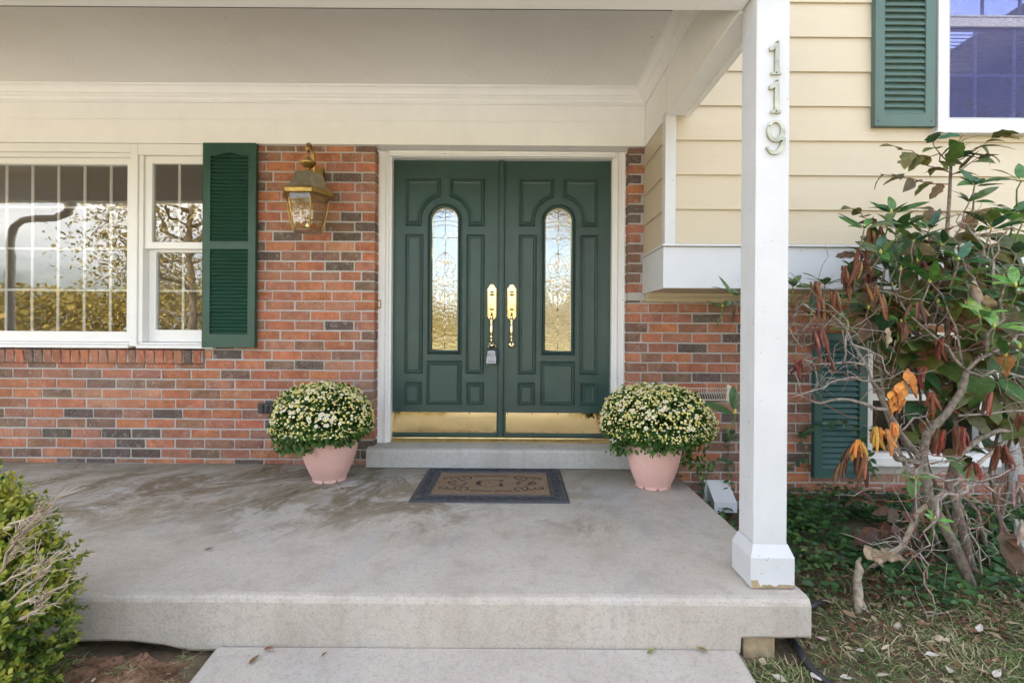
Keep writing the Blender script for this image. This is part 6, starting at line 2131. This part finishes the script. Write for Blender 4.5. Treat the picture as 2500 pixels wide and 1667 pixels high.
while nsp < 2300:
    lx_, ly_, lz_, ra, rb, rc = lumps[rng.integers(len(lumps))]
    d = rng.normal(0, 1, 3); d /= np.linalg.norm(d)
    if d[1] > 0.75: continue
    k = rng.uniform(0.80, 1.03)
    c = np.array([lx_ + ra * d[0] * k, ly_ + rb * d[1] * k, lz_ + rc * d[2] * k])
    if c[2] < -0.24: continue
    if any(((c[0] - a) / e) ** 2 + ((c[1] - b) / f_) ** 2 + ((c[2] - c_) / h_) ** 2 < 0.55 for a, b, c_, e, f_, h_ in lumps): continue
    # bare patch where the dead twigs show
    q = (c[0] + 1.63) ** 2 / 0.020 + (c[2] - 0.17) ** 2 / 0.030
    if q < 1 and c[1] < 1.35 and rng.uniform() < 0.85: continue
    nsp += 1
    dr = d + np.array([0, -0.1, 0.55]) + rng.normal(0, 0.3, 3); dr /= np.linalg.norm(dr)
    Ls = rng.uniform(0.035, 0.075)
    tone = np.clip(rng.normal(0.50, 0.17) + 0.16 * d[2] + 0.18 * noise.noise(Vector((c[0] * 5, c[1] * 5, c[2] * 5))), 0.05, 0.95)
    u = np.cross(dr, [0.3, 0.2, 0.9]); u /= np.linalg.norm(u); w = np.cross(dr, u)
    for j in range(6):
        b_ = c + dr * Ls * j / 5
        a = (j % 2) * PI / 2 + rng.uniform(-0.3, 0.3)
        for s in (1, -1):
            side = (u * math.cos(a) + w * math.sin(a)) * s
            P_.append(b_); D_.append(side * 0.75 + dr * 0.75 + rng.normal(0, 0.12, 3)); U_.append(dr - side * 0.5 + rng.normal(0, 0.15, 3))
            S2.append(rng.uniform(0.012, 0.021)); T2.append(np.clip(tone + 0.05 * (j - 2.5) + rng.normal(0, 0.07), 0, 1))
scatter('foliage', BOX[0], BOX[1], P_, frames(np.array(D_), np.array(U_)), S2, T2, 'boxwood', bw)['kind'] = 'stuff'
mb = MB()
for i in range(26):
    a = Vector((vr.uniform(-1.9, -1.7), vr.uniform(1.4, 1.5), -0.27)); b = Vector(lumps[i % len(lumps)][:3]) + Vector((vr.gauss(0, 0.05), vr.gauss(0, 0.05), vr.gauss(-0.03, 0.04)))
    limb(mb, bent(a, b, 4, 0.05), 0.008, 0.003, 5)
mb.build('stems', 'barkdark', bw)
# dark inner growth so the middle does not read hollow
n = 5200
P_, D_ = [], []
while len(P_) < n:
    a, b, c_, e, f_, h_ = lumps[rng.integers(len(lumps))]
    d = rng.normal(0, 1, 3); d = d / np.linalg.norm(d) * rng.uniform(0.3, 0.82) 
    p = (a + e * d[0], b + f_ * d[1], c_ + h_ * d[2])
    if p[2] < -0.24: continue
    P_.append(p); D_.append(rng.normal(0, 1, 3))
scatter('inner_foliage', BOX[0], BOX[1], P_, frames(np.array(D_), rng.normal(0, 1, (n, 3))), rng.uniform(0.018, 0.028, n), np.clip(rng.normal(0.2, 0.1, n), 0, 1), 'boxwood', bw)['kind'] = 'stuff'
mb = MB()
def broom(p0, p1, n, fan):
    p0, p1 = Vector(p0), Vector(p1)
    limb(mb, bent(p0, p1, 5, 0.03), 0.0034, 0.0016, 5)
    for i in range(n):
        s = p0.lerp(p1, vr.uniform(0.25, 1.0))
        e = s + (p1 - p0).normalized() * vr.uniform(0.03, 0.10) + Vector((vr.gauss(0, fan), vr.gauss(0, fan), vr.gauss(0, fan)))
        limb(mb, bent(s, e, 3, 0.06), 0.0013, 0.0006, 4)
        for _ in range(2):
            e2 = e + Vector((vr.gauss(0.01, 0.012), vr.gauss(0, 0.012), vr.gauss(0.008, 0.012)))
            limb(mb, [s.lerp(e, 0.6), e2], 0.0011, 0.0006, 3)
broom(at(-20, 1420, 1.26), at(95, 1255, 1.17), 14, 0.020)
broom(at(10, 1380, 1.25), at(60, 1290, 1.17), 7, 0.020)
broom(at(-10, 1430, 1.22), at(105, 1375, 1.14), 10, 0.016)
broom(at(20, 1470, 1.22), at(125, 1378, 1.12), 8, 0.018)
broom(at(40, 1480, 1.20), at(140, 1435, 1.12), 9, 0.014)
broom(at(50, 1510, 1.20), at(105, 1480, 1.13), 14, 0.014)
broom(at(10, 1290, 1.26), at(80, 1258, 1.2), 10, 0.014)
mb.build('dead_twigs', 'twig', bw)

# ------------------------------------------------------------------ fallen leaves and pebbles
def fallen(px_, py_, y, s, rz, col, label, zoff=0.0, group='fallen leaves'):
    p = at(px_, py_, y)
    o = inst('fallen_leaf', leaf_mesh('fallen_leaf', 0.06 * s, 0.026 * s, 0.25, -0.012 * s, 'deadleaf', 5, 'ovate'), (p.x, p.y, p.z + zoff), None, (R(vr.uniform(-8, 8)), R(-4), rz), (1, 1, 1), col)
    tag(o, label, 'leaf', group)
def walk_z(y): return -0.172 - 0.1275 * min(1.1, 1.71 - y)
for px_, y, s, rz, col, lab in [(618, 1.625, 0.75, 1.1, (0.16, 0.085, 0.035), 'curled brown leaf lying on the walk near its left edge'), (655, 1.690, 0.8, -0.3, (0.20, 0.08, 0.04), 'thin red-brown leaf against the slab at the left of the walk'),
                              (1590, 1.683, 0.7, 0.3, (0.20, 0.20, 0.06), 'olive leaf on the walk just below the slab, right of centre'), (1740, 1.690, 0.8, 2.9, (0.22, 0.15, 0.06), 'tan leaf at the top right corner of the walk'), (795, 1.66, 0.4, 0.9, (0.14, 0.08, 0.04), 'tiny brown leaf on the walk, left of the middle')]:
    p = at(px_, 0, y)
    o = inst('fallen_leaf', leaf_mesh('fallen_leaf', 0.055 * s, 0.020 * s, 0.3, -0.010 * s, 'deadleaf', 5, 'ovate'), (p.x, y, walk_z(y) + 0.006), None, (R(vr.uniform(-8, 8)), R(-4), rz), (1, 1, 1), col)
    tag(o, lab, 'leaf', 'fallen leaves')
for x, y, s, rz, col, lab in [(-1.30, 2.05, 0.6, 0.5, (0.10, 0.05, 0.03), 'dark sliver of leaf lying on the slab left of the middle'), (-1.42, 3.22, 0.6, 0.1, (0.20, 0.13, 0.07), 'brown leaf scrap on the slab against the brick, left of the pot'), (-1.52, 3.18, 0.5, 2.0, (0.35, 0.28, 0.18), 'pale leaf scrap on the slab by the brick wall'),
                            (-1.00, 2.84, 0.5, 2.4, (0.05, 0.08, 0.03), 'small green leaf scrap on the slab before the left pot')]:
    o = inst('fallen_leaf', leaf_mesh('fallen_leaf', 0.06 * s, 0.020 * s, 0.3, -0.010 * s, 'deadleaf', 5, 'ovate'), (x, y, 0.004), None, (0, R(-3), rz), (1, 1, 1), col)
    tag(o, lab, 'leaf', 'fallen leaves')
for i, (px_, y) in enumerate([(2035, 1.78), (2105, 1.74), (2150, 1.63), (2090, 1.62), (2270, 1.72), (2330, 1.66), (1990, 1.64), (1870, 1.67), (1930, 1.60), (2440, 1.62), (2200, 1.86), (2400, 1.84)]):
    x = at(px_, 0, y).x
    o = inst('fallen_leaf', leaf_mesh('fallen_leaf', 0.042, 0.024, 0.2, -0.010, 'deadleaf', 5, 'ovate'), (x, y, ground_z(x, y) + 0.016), None, (R(vr.uniform(-25, 25)), R(vr.uniform(-15, 15)), vr.uniform(0, 6)), (1, 1, 1), vr.choice([(0.50, 0.44, 0.36), (0.55, 0.50, 0.44), (0.48, 0.36, 0.25)]))
    tag(o, 'pale dry leaf lying in the grass right of the walk', 'leaf', 'pale leaves in the grass')
ov, of = octa()
pb = MB(); pb.add([(a * 0.5, b * 0.36, c * 0.22) for a, b, c in ov], of, True)
pbm = pb.mesh('pebble', 'pebble')
for i, (x, y, s) in enumerate([(-1.43, 1.30, 0.030), (-1.56, 1.33, 0.024), (-1.36, 1.36, 0.022), (-1.62, 1.40, 0.028), (-1.38, 1.47, 0.050), (-1.33, 1.55, 0.018), (-1.27, 1.42, 0.016), (-1.48, 1.44, 0.018)]):
    o = inst('pebble', pbm, (x, y, ground_z(x, y) + 0.052), None, (vr.uniform(-0.3, 0.3), vr.uniform(-0.3, 0.3), vr.uniform(0, 3)), (s, s, s))
    tag(o, 'small tan pebble lying on the bare soil bed', 'pebble', 'pebbles in the soil bed')
for px_, y, s, lab in ((2303, 1.80, 0.030, 'pinkish stone in the litter right of the hanging twig'),):
    x = at(px_, 0, y).x
    tag(inst('stone', pbm, (x, y, ground_z(x, y) + 0.012), None, (0, 0, 0.6), (s * 1.5, s * 1.6, s * 2)), lab, 'stone')

# ------------------------------------------------------------------ trees across the lawn, seen only as reflections in the glass and brass
CARD = ([(0, 0, 0), (0.4, 0.35, 0.1), (1, 0, 0), (0.4, -0.35, 0.1)], [(0, 1, 2, 3)])
def far_tree(x, y, h, r, n, label, seed, sz):
    rs = np.random.default_rng(seed); rr = random.Random(seed)
    t_ = thing('lawn_tree', label, 'tree', (x, y, ground_z(x, y)), 'trees across the lawn')
    mb = MB()
    base = Vector((x, y, ground_z(x, y) - 0.1))
    limb(mb, [base, base + Vector((0.1, 0, h * 0.25)), base + Vector((0, 0.1, h * 0.5)), base + Vector((0.2, 0, h * 0.85))], h * 0.022, h * 0.006, 8)
    tips = []
    for i in range(16):
        s = base + Vector((0, 0, h * rr.uniform(0.22, 0.75)))
        a = rr.uniform(0, 2 * PI)
        e = s + Vector((math.cos(a) * r * rr.uniform(0.5, 1), math.sin(a) * r * rr.uniform(0.5, 1), h * rr.uniform(0.02, 0.28)))
        limb(mb, bent(s, e, 5, 0.05), h * 0.007, h * 0.002, 5)
        tips += [s.lerp(e, u) for u in (0.45, 0.65, 0.85, 1.0)]
    mb.build('trunk', 'barkdark', t_)
    c = np.array([tuple(tips[rs.integers(len(tips))]) for _ in range(n)]) + rs.normal(0, r * 0.16, (n, 3))
    scatter('crown', CARD[0], CARD[1], c, frames(rs.normal(0, 1, (n, 3)), rs.normal(0, 1, (n, 3))), rs.uniform(0.6, 1.3, n) * sz, np.clip(rs.normal(0.5, 0.25, n), 0, 1), 'farleaf', t_)['kind'] = 'stuff'
far_tree(-10.2, -8.5, 7.5, 3.6, 15000, 'near autumn tree mirrored in the right half of the picture window', 1, 0.085)
far_tree(3.6, -11.0, 8.0, 4.0, 6000, 'autumn tree mirrored in the right door glass', 2, 0.18)
far_tree(11.0, -9.0, 8.0, 3.8, 5000, 'autumn tree mirrored in the upper right window', 3, 0.18)
n = 42000
xs_ = rng.uniform(-75, 60, n); ht = np.array([4.5 + 2.5 * noise.noise(Vector((a * 0.12, 0, 0))) + 1.4 * noise.noise(Vector((a * 0.5, 3, 0))) for a in xs_])
zz = ht * rng.uniform(0, 1, n) ** 0.8 - 0.3
fw = scatter('far_wood', CARD[0], CARD[1], np.stack([xs_, rng.uniform(-44, -36, n), zz], 1), frames(rng.normal(0, 1, (n, 3)), rng.normal(0, 1, (n, 3))), rng.uniform(0.25, 0.55, n), np.clip(rng.normal(0.5, 0.22, n), 0, 1), 'farleaf')
tag(fw, 'far line of yellowing trees mirrored low in the windows', 'wood', kind='stuff')
